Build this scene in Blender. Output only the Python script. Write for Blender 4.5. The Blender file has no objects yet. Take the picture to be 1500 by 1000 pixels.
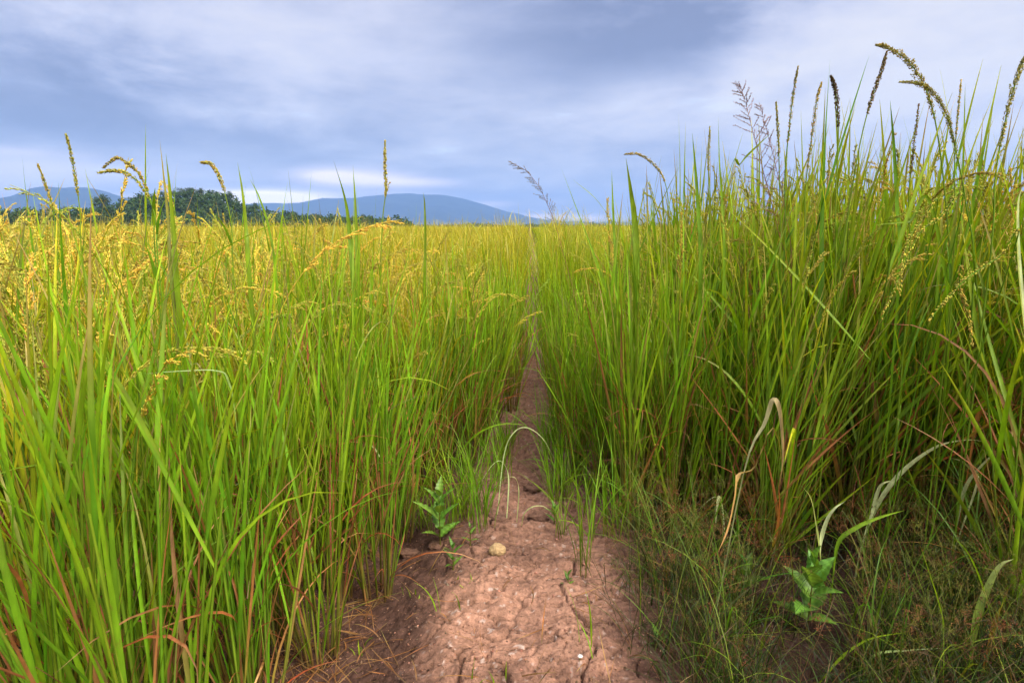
import bpy, math, numpy as np
from mathutils import Matrix, Vector
R = math.radians
rng = np.random.default_rng(7)
S = bpy.context.scene
COL = S.collection
U = lambda a, b, n=None: rng.uniform(a, b, n)
A3 = lambda *v: np.array(v, float)

# ------------------------------------------------------------------ camera
CAM_H, FPX, HZ = 1.12, 850.0, 333.0
PITCH = math.atan((500 - HZ) / FPX)
YAW = math.atan(25 / FPX)
cam_d = bpy.data.cameras.new('camera'); cam = bpy.data.objects.new('camera', cam_d); COL.objects.link(cam)
cam.location = (0, 0, CAM_H); cam.rotation_euler = (math.pi/2 - PITCH, 0, YAW)
cam_d.sensor_width = 36; cam_d.lens = 36 * FPX / 1500
cam_d.clip_start = 0.02; cam_d.clip_end = 40000
S.camera = cam
RM = np.array(cam.rotation_euler.to_matrix())
CP = A3(0, 0, CAM_H)
def ray(px, py):                                # direction through a photo pixel, unit depth
    return RM @ A3((px-750)/FPX, -(py-500)/FPX, -1)
def P(px, py, d): return CP + ray(px, py) * d
def proj(p):
    q = (np.atleast_2d(p) - CP) @ RM
    z = np.maximum(-q[:, 2], 1e-3)
    return 750 + FPX*q[:, 0]/z, 500 - FPX*q[:, 1]/z, -q[:, 2]

# ------------------------------------------------------------------ noise (numpy)
def _h(i, j, s):
    n = (i.astype(np.int64)*374761393 + j.astype(np.int64)*668265263 + s*1442695041) & 0x7fffffff
    n = ((n ^ (n >> 13)) * 1274126177) & 0x7fffffff
    return ((n ^ (n >> 16)) & 0xffffff) / 0xffffff
def vnoise(x, y, s=0):
    i, j = np.floor(x), np.floor(y); u, v = x-i, y-j
    u = u*u*u*(u*(u*6-15)+10); v = v*v*v*(v*(v*6-15)+10)
    a, b, c, d = _h(i, j, s), _h(i+1, j, s), _h(i, j+1, s), _h(i+1, j+1, s)
    return (a*(1-u)+b*u)*(1-v) + (c*(1-u)+d*u)*v
def fbm(x, y, o=4, s=0):
    r, a, t = 0, 1, 0
    for k in range(o):
        r = r + a*vnoise(x*2**k + 17.3*k, y*2**k - 9.1*k, s+k); t += a; a *= .5
    return r/t
def cells(x, y, s=0):                           # distance to the nearest cell edge
    i, j = np.floor(x), np.floor(y); f1 = np.full(np.shape(x), 9.); f2 = f1.copy()
    for a in (-1, 0, 1):
        for b in (-1, 0, 1):
            d = np.hypot(i+a+.5+.8*(_h(i+a, j+b, s)-.5)-x, j+b+.5+.8*(_h(i+a, j+b, s+5)-.5)-y)
            f2 = np.minimum(f2, np.maximum(f1, d)); f1 = np.minimum(f1, d)
    return f2-f1
def sst(a, b, x):
    t = np.clip((x-a)/(b-a), 0, 1); return t*t*(3-2*t)

def path_x(y): return .02*np.minimum(y, 3) + .03*np.sin(y*1.7) - .075*sst(1.9, 1.2, y)
def ground_z(x, y, fine=False):
    x, y = np.asarray(x, float), np.asarray(y, float)
    xc = path_x(y)
    dx = x - xc
    z = -.12*sst(.20, .62, -dx) - .09*sst(.22, .8, dx)
    z = z - .03*sst(1.85, 2.0, y)*(np.abs(dx) < 1.2) + .03*(fbm(x*3, y*3, 3, 4)-.5)
    if fine:
        near = sst(4.5, 2.5, np.hypot(x, y))
        z = z + near*(.050*(fbm(x*7, y*9, 5, 9)-.5) + .018*(fbm(x*34, y*34, 3, 21)-.5))
        wx, wy = x + .03*(fbm(x*14, y*14, 3, 31)-.5), y + .03*(fbm(x*14, y*14, 3, 41)-.5)
        crest = sst(.42, .2, np.abs(dx))
        wx2, wy2 = wx + .05*(fbm(x*7, y*7, 4, 51)-.5), wy + .05*(fbm(x*7, y*7, 4, 55)-.5)
        c1 = cells(wx2*6.5, wy2*12, 3); c2 = cells(wx2*21, wy2*30, 8); pm = sst(.42, .6, fbm(x*8, y*8, 3, 77))
        lay = fbm(x*5, y*24, 4, 83); lay = np.abs(lay-.5)
        z = z - near*crest*(.032*sst(.06, .0, c1)*(.3+.7*pm) + .011*sst(.10, .0, c2)*pm + .016*sst(.05, 0, lay)) - near*(1-crest)*.006*sst(.14, 0, c2)*pm
    return z
def G(px, py, z=-.05):                          # ground point under a photo pixel
    r = ray(px, py)
    for _ in range(6):
        t = (z-CAM_H)/r[2]; p = CP + r*t; z = float(ground_z(p[0], p[1]))
    return A3(p[0], p[1], z)
def inframe(p, m=40):
    X, Y, Z = proj(p); return (Z > .05) & (X > -m) & (X < 1500+m) & (Y > -m) & (Y < 1000+m)

# ------------------------------------------------------------------ mesh builder
class MB:
    def __init__(s): s.V, s.Q, s.T, s.C, s.n = [], [], [], [], 0
    def add(s, v, q=None, t=None, c=None):
        v = np.asarray(v, float).reshape(-1, 3)
        s.V.append(v); s.C.append(np.broadcast_to(np.asarray(c if c is not None else (1, 1, 1), float), v.shape))
        if q is not None and len(q): s.Q.append(np.asarray(q).reshape(-1, 4) + s.n)
        if t is not None and len(t): s.T.append(np.asarray(t).reshape(-1, 3) + s.n)
        s.n += len(v)
    def mesh(s, name, mat, smooth=True):
        me = bpy.data.meshes.new(name)
        V = np.concatenate(s.V); Q = np.concatenate(s.Q) if s.Q else np.zeros((0, 4), int); T = np.concatenate(s.T) if s.T else np.zeros((0, 3), int)
        me.vertices.add(len(V)); me.vertices.foreach_set('co', V.astype(np.float32).ravel())
        me.loops.add(Q.size+T.size); me.loops.foreach_set('vertex_index', np.concatenate([Q.ravel(), T.ravel()]).astype(np.int32))
        n = len(Q)+len(T); me.polygons.add(n)
        me.polygons.foreach_set('loop_start', np.concatenate([np.arange(len(Q))*4, Q.size+np.arange(len(T))*3]).astype(np.int32))
        if smooth: me.polygons.foreach_set('use_smooth', np.ones(n, bool))
        a = me.attributes.new('Col', 'FLOAT_COLOR', 'POINT')
        C = np.concatenate(s.C); a.data.foreach_set('color', np.c_[C, np.ones(len(C))].astype(np.float32).ravel())
        me.materials.append(mat); me.update(calc_edges=True); me.validate()
        return me
    def obj(s, name, mat, parent=None, loc=None, smooth=True):
        o = bpy.data.objects.new(name, s.mesh(name, mat, smooth)); COL.objects.link(o)
        if parent: o.parent = parent
        if loc is not None: o.location = loc
        return o
def tag(o, label=None, cat=None, group=None, kind=None):
    for k, v in (('label', label), ('category', cat), ('group', group), ('kind', kind)):
        if v: o[k] = v
    return o
def empty(name, loc, rz=0, label=None, cat=None, group=None):
    o = bpy.data.objects.new(name, None); COL.objects.link(o); o.empty_display_size = .1
    o.location = loc; o.rotation_euler = (0, 0, rz)
    return tag(o, label, cat, group)
def copy_thing(root, loc, rz, scale=1, label=None, group=None):
    r = root.copy(); COL.objects.link(r); r.location = loc; r.rotation_euler = (0, 0, rz); r.scale = (scale,)*3
    for ch in root.children:
        c = ch.copy(); COL.objects.link(c); c.parent = r
        for g in ch.children:
            d = g.copy(); COL.objects.link(d); d.parent = c
    if label: r['label'] = label
    if group: r['group'] = group
    return r

def nrm(v): return v/np.maximum(np.linalg.norm(v, axis=-1, keepdims=True), 1e-9)
def ribbon(mb, pos, side, W, C, fold=.22):
    """pos (N,K,3), side (N,K,3) unit, W (N,K), C (N,K,3): folded strips"""
    N, K, _ = pos.shape
    tan = np.gradient(pos, axis=1); nor = nrm(np.cross(tan, side))
    if fold:
        rows = np.stack([pos-side*W[..., None]/2, pos-nor*(W*fold)[..., None], pos+side*W[..., None]/2], 2); m = 3
        cc = np.stack([C, C*1.12, C], 2)
    else:
        rows = np.stack([pos-side*W[..., None]/2, pos+side*W[..., None]/2], 2); m = 2; cc = np.stack([C, C], 2)
    idx = np.arange(N*K*m).reshape(N, K, m)
    q = np.stack([idx[:, :-1, :-1], idx[:, :-1, 1:], idx[:, 1:, 1:], idx[:, 1:, :-1]], -1)
    mb.add(rows.reshape(-1, 3), q.reshape(-1, 4), None, cc.reshape(-1, 3))
def blades(mb, P0, phi, th0, th1, L, W, segs, c0, c1, c2, power=1.6, fold=.22, dphi=0, tw0=0, tw1=0, stem=False):
    N = len(P0); t = np.linspace(0, 1, segs+1); f = lambda a: np.broadcast_to(np.asarray(a, float), (N,))[:, None]
    tm = (t[1:]+t[:-1])/2
    ang = lambda tt: (f(th0)+(f(th1)-f(th0))*tt**power, f(phi)+f(dphi)*tt)
    th, ph = ang(tm)
    d = np.stack([np.sin(th)*np.cos(ph), np.sin(th)*np.sin(ph), np.cos(th)], -1)*(f(L)/segs)[..., None]
    pos = np.concatenate([P0[:, None], P0[:, None]+np.cumsum(d, 1)], 1)
    th, ph = ang(t)
    T = np.stack([np.sin(th)*np.cos(ph), np.sin(th)*np.sin(ph), np.cos(th)], -1)
    sd = np.stack([-np.sin(ph), np.cos(ph), np.zeros_like(ph)], -1)
    tw = (f(tw0)+(f(tw1)-f(tw0))*t)[..., None]
    sd = sd*np.cos(tw) + np.cross(T, sd)*np.sin(tw)
    pr = (.5+.5*np.minimum(t/.22, 1))*np.maximum(1-t**2.3, .03) if not stem else np.maximum(1-.5*t, .03)
    w = f(W)*pr
    e = lambda c: np.broadcast_to(np.asarray(c, float), (N, 3))[:, None]
    tt = t[None, :, None]
    C = np.where(tt < .4, e(c0)+(e(c1)-e(c0))*tt/.4, e(c1)+(e(c2)-e(c1))*(tt-.4)/.6)
    ribbon(mb, pos, sd, w, C, fold)
    return pos
def tubes(mb, pos, rad, C, sides=4):
    N, K, _ = pos.shape
    T = nrm(np.gradient(pos, axis=1)); ref = np.where(np.abs(T[..., 2:]) > .9, A3(1, 0, 0), A3(0, 0, 1))
    a = nrm(np.cross(T, ref)); b = np.cross(T, a)
    an = np.arange(sides)*2*np.pi/sides
    rad = np.broadcast_to(rad, (N, K))
    rows = pos[:, :, None]+rad[..., None, None]*(a[:, :, None]*np.cos(an)[:, None]+b[:, :, None]*np.sin(an)[:, None])
    idx = np.arange(N*K*sides).reshape(N, K, sides); nx = np.roll(idx, -1, 2)
    q = np.stack([idx[:, :-1], nx[:, :-1], nx[:, 1:], idx[:, 1:]], -1)
    cc = np.broadcast_to(np.asarray(C, float).reshape((1, 1, 1, 3) if np.ndim(C) == 1 else (N, K, 1, 3)), (N, K, sides, 3))
    mb.add(rows.reshape(-1, 3), q.reshape(-1, 4), None, cc.reshape(-1, 3))
def grains(mb, p, d, L, W, C):
    N = len(p); d = nrm(d); r = nrm(np.cross(d, np.where(np.abs(d[:, 2:]) > .9, A3(1, 0, 0), A3(0, 0, 1)))); b = np.cross(d, r)
    L = np.broadcast_to(L, (N,))[:, None]; W = np.broadcast_to(W, (N,))[:, None]
    m = p + d*L*.45
    v = np.stack([p, m+r*W/2, m+b*W/2, m-r*W/2, m-b*W/2, p+d*L], 1)
    k = np.array([[0, 2, 1], [0, 3, 2], [0, 4, 3], [0, 1, 4], [5, 1, 2], [5, 2, 3], [5, 3, 4], [5, 4, 1]])
    t = (k[None]+np.arange(N)[:, None, None]*6).reshape(-1, 3)
    cc = np.repeat(np.broadcast_to(C, (N, 3))[:, None], 6, 1)
    mb.add(v.reshape(-1, 3), None, t, cc.reshape(-1, 3))
def spline(pts, n):
    pts = np.asarray(pts, float); q = np.vstack([2*pts[0]-pts[1], pts, 2*pts[-1]-pts[-2]]); out = []
    m = len(pts)-1
    for u in np.linspace(0, m, n):
        i = min(int(u), m-1); t = u-i; a, b, c, d = q[i:i+4]
        out.append(.5*((2*b)+(c-a)*t+(2*a-5*b+4*c-d)*t*t+(3*b-a-3*c+d)*t**3))
    return np.array(out)
def jit(c, n, s=.20, hue=.12):
    c = np.asarray(c, float); k = np.exp(rng.normal(0, s, (n, 1))); h = 1+rng.normal(0, hue, (n, 3))*A3(1, .35, .6)
    return np.clip(c*k*h, .002, .95)

# ------------------------------------------------------------------ materials
def mat(name):
    m = bpy.data.materials.new(name); m.use_nodes = True; nt = m.node_tree; nt.nodes.clear()
    return m, nt, nt.nodes, nt.links
def leaf_mat(name, trans=.33, rough=.45, spec=.22, streak=True):
    m, nt, N, L = mat(name)
    out = N.new('ShaderNodeOutputMaterial'); at = N.new('ShaderNodeAttribute'); at.attribute_name = 'Col'
    p = N.new('ShaderNodeBsdfPrincipled'); p.inputs['Roughness'].default_value = rough; p.inputs['Specular IOR Level'].default_value = spec
    tr = N.new('ShaderNodeBsdfTranslucent'); mx = N.new('ShaderNodeMixShader'); mx.inputs[0].default_value = trans
    tc = N.new('ShaderNodeTexCoord'); nz = N.new('ShaderNodeTexNoise'); nz.inputs['Scale'].default_value = 26; nz.inputs['Detail'].default_value = 4
    mp = N.new('ShaderNodeMapping'); mp.inputs['Scale'].default_value = (3, 3, .6)
    L.new(tc.outputs['Object'], mp.inputs[0]); L.new(mp.outputs[0], nz.inputs['Vector'])
    mr = N.new('ShaderNodeMapRange'); mr.inputs[1].default_value = .3; mr.inputs[2].default_value = .7; mr.inputs[3].default_value = .72; mr.inputs[4].default_value = 1.25
    L.new(nz.outputs[0], mr.inputs[0])
    oi = N.new('ShaderNodeObjectInfo'); hr = N.new('ShaderNodeMapRange'); hr.inputs[3].default_value = .485; hr.inputs[4].default_value = .515
    L.new(oi.outputs['Random'], hr.inputs[0])
    hs = N.new('ShaderNodeHueSaturation'); L.new(hr.outputs[0], hs.inputs['Hue']); L.new(at.outputs['Color'], hs.inputs['Color']); L.new(mr.outputs[0], hs.inputs['Value'])
    if streak:
        sp = N.new('ShaderNodeTexNoise'); sp.inputs['Scale'].default_value = 70; sp.inputs['Detail'].default_value = 3; L.new(mp.outputs[0], sp.inputs['Vector'])
        sr = N.new('ShaderNodeMapRange'); sr.inputs[1].default_value = .62; sr.inputs[2].default_value = .72; sr.inputs[4].default_value = .4; L.new(sp.outputs[0], sr.inputs[0])
        sm = N.new('ShaderNodeMix'); sm.data_type = 'RGBA'; L.new(sr.outputs[0], sm.inputs[0]); L.new(hs.outputs[0], sm.inputs[6]); sm.inputs[7].default_value = (.20, .12, .03, 1); hs = sm; ho = sm.outputs[2]
    else: ho = hs.outputs[0]
    L.new(ho, p.inputs['Base Color'])
    tm = N.new('ShaderNodeMix'); tm.data_type = 'RGBA'; tm.blend_type = 'MULTIPLY'; tm.inputs[0].default_value = 1; tm.inputs[7].default_value = (1.5, 1.45, .6, 1)
    L.new(ho, tm.inputs[6]); L.new(tm.outputs[2], tr.inputs['Color'])
    L.new(p.outputs[0], mx.inputs[1]); L.new(tr.outputs[0], mx.inputs[2]); L.new(mx.outputs[0], out.inputs[0])
    return m
M_LEAF = leaf_mat('rice_leaf')
M_STEM = leaf_mat('plant_stem', .1, .5, .15)
M_GRAIN = leaf_mat('ripe_grain', .25, .55, .25)
M_BROAD = leaf_mat('broad_leaf', .3, .45, .35)
M_TREE = leaf_mat('tree_foliage', .2, .7, .1, False)
def soil_mat():
    m, nt, N, L = mat('soil')
    out = N.new('ShaderNodeOutputMaterial'); p = N.new('ShaderNodeBsdfPrincipled'); p.inputs['Roughness'].default_value = .9; p.inputs['Specular IOR Level'].default_value = .15
    at = N.new('ShaderNodeAttribute'); at.attribute_name = 'Col'; tc = N.new('ShaderNodeTexCoord')
    n1 = N.new('ShaderNodeTexNoise'); n1.inputs['Scale'].default_value = 75; n1.inputs['Detail'].default_value = 8; n1.inputs['Roughness'].default_value = .7
    n2 = N.new('ShaderNodeTexNoise'); n2.inputs['Scale'].default_value = 320; n2.inputs['Detail'].default_value = 4
    for n in (n1, n2): L.new(tc.outputs['Object'], n.inputs['Vector'])
    mr = N.new('ShaderNodeMapRange'); mr.inputs[1].default_value = .3; mr.inputs[2].default_value = .7; mr.inputs[3].default_value = .6; mr.inputs[4].default_value = 1.35
    L.new(n1.outputs[0], mr.inputs[0])
    hs = N.new('ShaderNodeHueSaturation'); L.new(at.outputs['Color'], hs.inputs['Color']); L.new(mr.outputs[0], hs.inputs['Value']); L.new(hs.outputs[0], p.inputs['Base Color'])
    ad = N.new('ShaderNodeMath'); ad.operation = 'MULTIPLY_ADD'; ad.inputs[1].default_value = .4; L.new(n2.outputs[0], ad.inputs[0]); L.new(n1.outputs[0], ad.inputs[2])
    b = N.new('ShaderNodeBump'); b.inputs['Strength'].default_value = 1; b.inputs['Distance'].default_value = .012; L.new(ad.outputs[0], b.inputs['Height']); L.new(b.outputs[0], p.inputs['Normal'])
    L.new(p.outputs[0], out.inputs[0]); return m
M_SOIL = soil_mat()

# colours (linear albedo)
GREEN, LIME, YELL = A3(.12, .235, .008), A3(.195, .295, .009), A3(.40, .35, .016)
DEEP = A3(.055, .10, .010); SHEATH = A3(.13, .13, .02); BROWN = A3(.16, .075, .03)
GOLD = A3(.50, .41, .06); RUST = A3(.38, .12, .035); STRAW = A3(.50, .36, .16); PALE = A3(.44, .44, .19)

# ------------------------------------------------------------------ ground: one sheet to the horizon
def spaced(dense0, dense1, step, far0, far1, k=1.13):
    a = list(np.arange(dense0, dense1+1e-6, step)); s = step
    while a[-1] < far1: s *= k; a.append(a[-1]+s)
    s = step
    while a[0] > far0: s *= k; a.insert(0, a[0]-s)
    return np.array(a)
gx = spaced(-1.1, 1.2, .005, -9500, 9500); gy = np.concatenate([spaced(.9, 2.7, .005, -400, 2.7), np.arange(2.712, 4.6, .013), spaced(4.61, 4.62, .02, 4.6, 9500)[1:]])
X, Y = np.meshgrid(gx, gy, indexing='ij'); Z = ground_z(X, Y, True)
dxc = X-path_x(Y)
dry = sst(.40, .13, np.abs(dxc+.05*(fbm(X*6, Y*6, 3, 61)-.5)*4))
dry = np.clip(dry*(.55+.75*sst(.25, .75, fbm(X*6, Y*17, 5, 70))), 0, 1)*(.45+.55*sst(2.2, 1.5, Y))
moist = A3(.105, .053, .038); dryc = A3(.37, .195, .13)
C = moist*(1+.75*sst(1.9, 2.4, Y)*sst(.45, .25, np.abs(dxc)))[..., None]*(1-.55*sst(.30, .55, dxc))[..., None]*(1-dry[..., None]) + dryc*dry[..., None]  # soil darkened over the right verge: shade painted into its colour
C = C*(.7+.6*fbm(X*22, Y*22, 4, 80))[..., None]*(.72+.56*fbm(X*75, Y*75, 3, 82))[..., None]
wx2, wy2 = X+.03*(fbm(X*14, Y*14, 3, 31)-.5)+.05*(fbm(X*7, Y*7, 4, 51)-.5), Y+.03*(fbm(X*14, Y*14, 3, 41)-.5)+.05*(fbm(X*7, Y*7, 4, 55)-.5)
dirt = sst(.05, .0, cells(wx2*6.5, wy2*12, 3))*(np.abs(dxc) < .5)*(Y < 5)  # mask of the crack lines, where the soil colour is made darker
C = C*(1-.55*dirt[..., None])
pk = (fbm(X*60, Y*60, 2, 90) > .80)*dry
C = C*(1-pk[..., None]*.6) + A3(.62, .50, .44)*(pk[..., None]*.6)
nx, ny = X.shape; idx = np.arange(nx*ny).reshape(nx, ny)
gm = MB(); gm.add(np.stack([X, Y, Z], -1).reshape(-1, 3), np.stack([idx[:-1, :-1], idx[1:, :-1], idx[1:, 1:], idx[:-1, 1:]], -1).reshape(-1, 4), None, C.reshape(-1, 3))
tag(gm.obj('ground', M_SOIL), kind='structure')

# ------------------------------------------------------------------ rice clump prototypes
def panicle_mesh(neck, phi, th0, th1, L, n_br, col, ped=.10):
    mb = MB(); K = 16; n_br = int(n_br*1.5)
    t = np.linspace(0, 1, K); tot = L+ped
    th = th0+(th1-th0)*np.clip((t-.2)/.8, 0, 1)**1.2
    d = np.stack([np.sin(th)*np.cos(phi), np.sin(th)*np.sin(phi), np.cos(th)], -1)
    pos = neck+np.vstack([np.zeros(3), np.cumsum((d[1:]+d[:-1])/2*tot/(K-1), 0)])
    tubes(mb, pos[None], np.linspace(.0016, .0008, K)[None], col*.8+LIME*.2, 3)
    T = nrm(np.gradient(pos, axis=0)); f0 = ped/tot
    for b in range(n_br):
        u = f0+(1-f0)*(b+.3)/n_br*.92; i = u*(K-1); k = int(i)
        p0 = pos[k]*(1-(i-k))+pos[min(k+1, K-1)]*(i-k)
        bl = U(.05, .08)*(1.1-.5*u); m = 11
        dr = nrm(T[k]*1+rng.normal(0, .10, 3)); s = np.linspace(0, 1, m)[:, None]
        bp = p0+dr*bl*s+A3(0, 0, -1)*(.35*bl*s*s)
        tubes(mb, bp[None], .0006, col, 3)
        g = bp[1:]+rng.normal(0, .0010, (m-1, 3)); gd = dr+A3(0, 0, -.3)+rng.normal(0, .16, (m-1, 3))
        grains(mb, g, gd, U(.0075, .0098, m-1), .0026, jit(col, m-1, .11))
        g2 = bp[2:]+rng.normal(0, .0012, (m-2, 3))
        grains(mb, g2, dr+A3(0, 0, -.3)+rng.normal(0, .24, (m-2, 3)), .008, .0026, jit(col, m-2, .12))
    return mb
def clump(kind):
    fol, cul, pans, dead = MB(), MB(), [], MB()
    n = {'ripe': 15, 'green': 17, 'edge': 15, 'tall': 18}[kind]
    ch = {'ripe': (.56, .74), 'green': (.58, .82), 'edge': (.50, .72), 'tall': (.66, .95)}[kind]
    npan = {'ripe': 8, 'green': 1, 'edge': 0, 'tall': 5}[kind]
    spread = {'ripe': 13, 'green': 10, 'edge': 10, 'tall': 11}[kind]
    c_mid = {'ripe': LIME*.5+YELL*.5, 'green': GREEN*.6+LIME*.5, 'edge': GREEN*1.05+LIME*.1, 'tall': GREEN*.65+LIME*.45}[kind]
    c_tip = {'ripe': YELL, 'green': LIME*1.1, 'edge': LIME*1.05, 'tall': LIME*.4+YELL*.6}[kind]
    for k in range(n):
        ph = U(0, 2*np.pi); r = .045*np.sqrt(U(0, 1)); b = A3(r*np.cos(ph), r*np.sin(ph), -.03)
        th = R(abs(rng.normal(0, spread*.6))+1); Lc = U(*ch); K = 7; t = np.linspace(0, 1, K)
        tt = th*(1+.35*t)
        d = np.stack([np.sin(tt)*np.cos(ph), np.sin(tt)*np.sin(ph), np.cos(tt)], -1)*Lc/(K-1)
        cp = np.vstack([b, b+np.cumsum(d[1:], 0)])
        cb, ct = jit(BROWN, 1, .25)[0], jit(GREEN*.8+SHEATH*.3, 1, .15)[0]
        cc = cb+(ct-cb)*np.clip(t/.5, 0, 1)[:, None]
        tubes(cul, cp[None], np.linspace(.0034, .0017, K)[None], cc[None], 4)
        nl = 4; fr = np.array([.12, .36, .62, .88])+U(-.07, .07, nl)
        P0 = np.array([[np.interp(f, t, cp[:, j]) for j in range(3)] for f in fr])
        a = ph+rng.normal(0, .9, nl)+np.array([0, 2.2, 0, 2.2])*U(0, 1)
        t0 = th+R(1)*(U(4, 30, nl) if kind == 'tall' else U(2, 13, nl)); dr = R(1)*np.where(U(0, 1, nl) < .08, U(45, 110, nl), U(1, 18, nl))
        LL = U(.36, .58, nl)*np.array([.95, 1.1, 1.05, .8])
        if kind in ('tall', 'green'): t0[3] = th+R(U(0, 7)); dr[3] = R(U(0, 8)); LL[3] *= 1.2 if kind == 'tall' else 1.05
        c0 = jit(c_mid*.75+SHEATH*.25, nl); c1 = jit(c_mid, nl); c2 = jit(c_tip, nl)
        dd = U(0, 1, nl) < np.array([.45, .13, .015, 0]); c1[dd] = jit(RUST*.6+STRAW*.2, dd.sum()); c2[dd] = jit(RUST*.5+BROWN*.5, dd.sum()); tip = (~dd) & (U(0, 1, nl) < .22); c2[tip] = jit(STRAW*.55+RUST*.2, tip.sum(), .3)
        blades(fol, P0, a, t0, t0+dr, LL, U(.0052, .0088, nl)*(1.5 if kind == 'tall' else 1.18 if kind == 'green' else .95), 9, c0, c1, c2, U(1.2, 2.4), .2, rng.normal(0, .25, nl), U(-1.5, 1.5, nl), U(-1.5, 1.5, nl))
        if k < npan:
            pc = GOLD*1.1+LIME*.12 if kind == 'ripe' else GOLD*.8+LIME*.3
            pans.append(panicle_mesh(cp[-1], ph+rng.normal(0, .5), th*1.3, th+R(U(5, 60) if U(0, 1) < .6 else U(50, 125)), U(.18, .27), 7, jit(pc, 1, .1)[0], U(.08, .22) if kind == 'ripe' else U(.04, .13)))
    m = 18; a = U(0, 6.28, m)
    blades(dead, np.c_[.04*np.cos(a), .04*np.sin(a), U(.0, .4, m)], a, R(1)*U(4, 45, m), R(1)*U(20, 150, m), U(.12, .4, m), U(.0025, .006, m), 7, jit(BROWN, m, .35), jit(RUST*.6+BROWN*.3, m, .4), jit(STRAW*.4+RUST*.3, m, .4), 1.2, .2, rng.normal(0, .6, m), U(-1, 1, m), U(-2, 2, m))
    root = empty('rice_clump', (0, 0, 0), 0, 'rice clump', 'rice plant')
    fol.obj('foliage', M_LEAF, root); cul.obj('culms', M_STEM, root); dead.obj('dead_leaves', M_LEAF, root)
    for p in pans: p.obj('panicle', M_GRAIN, root)
    return root
NPROTO = {'ripe': 8, 'green': 5, 'edge': 6, 'tall': 6}
protos = {k: [clump(k) for _ in range(n)] for k, n in NPROTO.items()}
used = {k: [False]*n for k, n in NPROTO.items()}
def place(kind, x, y, s, label, group):
    i = int(rng.integers(NPROTO[kind])); z = float(ground_z(x, y)); rz = U(0, 6.28)
    if not used[kind][i]:
        used[kind][i] = True; o = protos[kind][i]; o.location = (x, y, z); o.rotation_euler = (0, 0, rz); o.scale = (s,)*3
        o['label'] = label; o['group'] = group; return o
    return copy_thing(protos[kind][i], (x, y, z), rz, s, label, group)

# where rice stands, as lines on the ground found from the photograph
LB = np.array([[475, 985], [500, 940], [548, 880], [575, 800], [606, 742], [660, 715], [732, 668], [757, 600], [761, 520], [763, 450], [766, 380]], float)
RB = np.array([[1700, 1020], [1500, 930], [1300, 865], [1100, 820], [985, 790], [905, 762], [848, 700], [815, 640], [803, 560], [798, 500], [796, 430], [794, 380]], float)
lbw = np.array([G(*p) for p in LB]); rbw = np.array([G(*p) for p in RB])
def left_x(y): return np.interp(y, lbw[:, 1], lbw[:, 0])
RBX = rbw[:5]; RBP = rbw[5:]
def right_ok(x, y):
    o = np.argsort(rbw[:6, 0]); ymin = np.interp(x, rbw[:6, 0][o], rbw[:6, 1][o])
    return (x > np.interp(y, RBP[:, 1], RBP[:, 0])) & (y > ymin)
pts = []
sp = .205
for i in range(-60, 60):
    for j in range(-2, 110):
        x = (i+.5*(j % 2))*sp+U(-.055, .055); y = j*sp*.9+U(-.055, .055)
        d = math.hypot(x, y)
        if d > 14 or d < .62 or y < .1 or (x < 0 and d < 1.12): continue
        if x < left_x(y) and not (y < 1.15 and x > -.62): side = 'L'
        elif x > 0 and right_ok(x, y):
            qx, qy, _ = proj(A3(x, y, -.08))
            if 1235 < qx[0] < 1490 and qy[0] > 785: continue            # the opening where the bent grass stands
            side = 'R'
        else: continue
        z = float(ground_z(x, y)); q = np.c_[np.full(6, x), np.full(6, y), z+np.linspace(0, 1.05, 6)]
        if not inframe(q, 60).any(): continue
        pts.append((d, x, y, side))
# the front row on the bare soil edge, read off the photograph
FRONT = [((474, 975), 'edge', 1.13, 'rice clump with brown base standing alone at front edge of bare soil'),
         ((412, 955), 'edge', 1.157, 'small rice clump just behind the lone brown based clump at soil edge'),
         ((318, 945), 'edge', 1.15, 'rice clump with reddish brown stems beside dark gap in left stand'),
         ((556, 872), 'edge', 1.15, 'full green rice clump in front of shady hollow at path edge'),
         ((590, 790), 'edge', 1.15, 'rice clump beside the shady hollow, farthest along the bare soil'),
         ((640, 715), 'green', 1.12, 'green rice clump right behind the tall serrated weed'),
         ((925, 765), 'green', 1.22, 'big bright green rice fan at right verge nearest the dirt path'),
         ((985, 770), 'green', 1.2, 'bright green rice fan beside the nearest fan on the right verge')]
fg = []
for (px, py), kind, s, lab in FRONT:
    g = G(px, py); fg.append(g); place(kind, g[0], g[1], s, lab, 'rice clumps along the dirt path')
fg = np.array(fg)
pts = [p for p in pts if np.hypot(fg[:, 0]-p[1], fg[:, 1]-p[2]).min() > .13]
pts.sort()
N_IND = 288; far_pts = pts[N_IND:]
for d, x, y, side in pts[:N_IND]:
    if side == 'L':
        edge = left_x(y)-x
        kind = 'edge' if edge < .35 and y < 2.5 else ('ripe' if U(0, 1) < .8 else 'green')
        if edge < .3 and y > 1.9: kind = 'green'
        place(kind, x, y, (U(.92, 1.08) if y > 2.2 and edge < .6 else U(1.12, 1.34) if edge < .25 else U(1.10, 1.46) if d < 2.6 else U(1.04, 1.32)), 'ripening rice clump in the thick stand left of the dirt path', 'rice clumps left of the path')
    else:
        e = x-np.interp(y, RBP[:, 1], RBP[:, 0])
        kind = 'edge' if e < .2 and y > 3 else 'green' if e < .45 else ('tall' if x > .5 and U(0, 1) < .75 else 'ripe' if U(0, 1) < .45 else 'green')
        s = (.80+.46*min(e/.85, 1))*U(.92, 1.07)+.08*min(max(x-.7, 0), 1)
        place(kind, x, y, s, 'tall green rice clump in the thick stand right of the dirt path', 'rice clumps right of the path')
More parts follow.
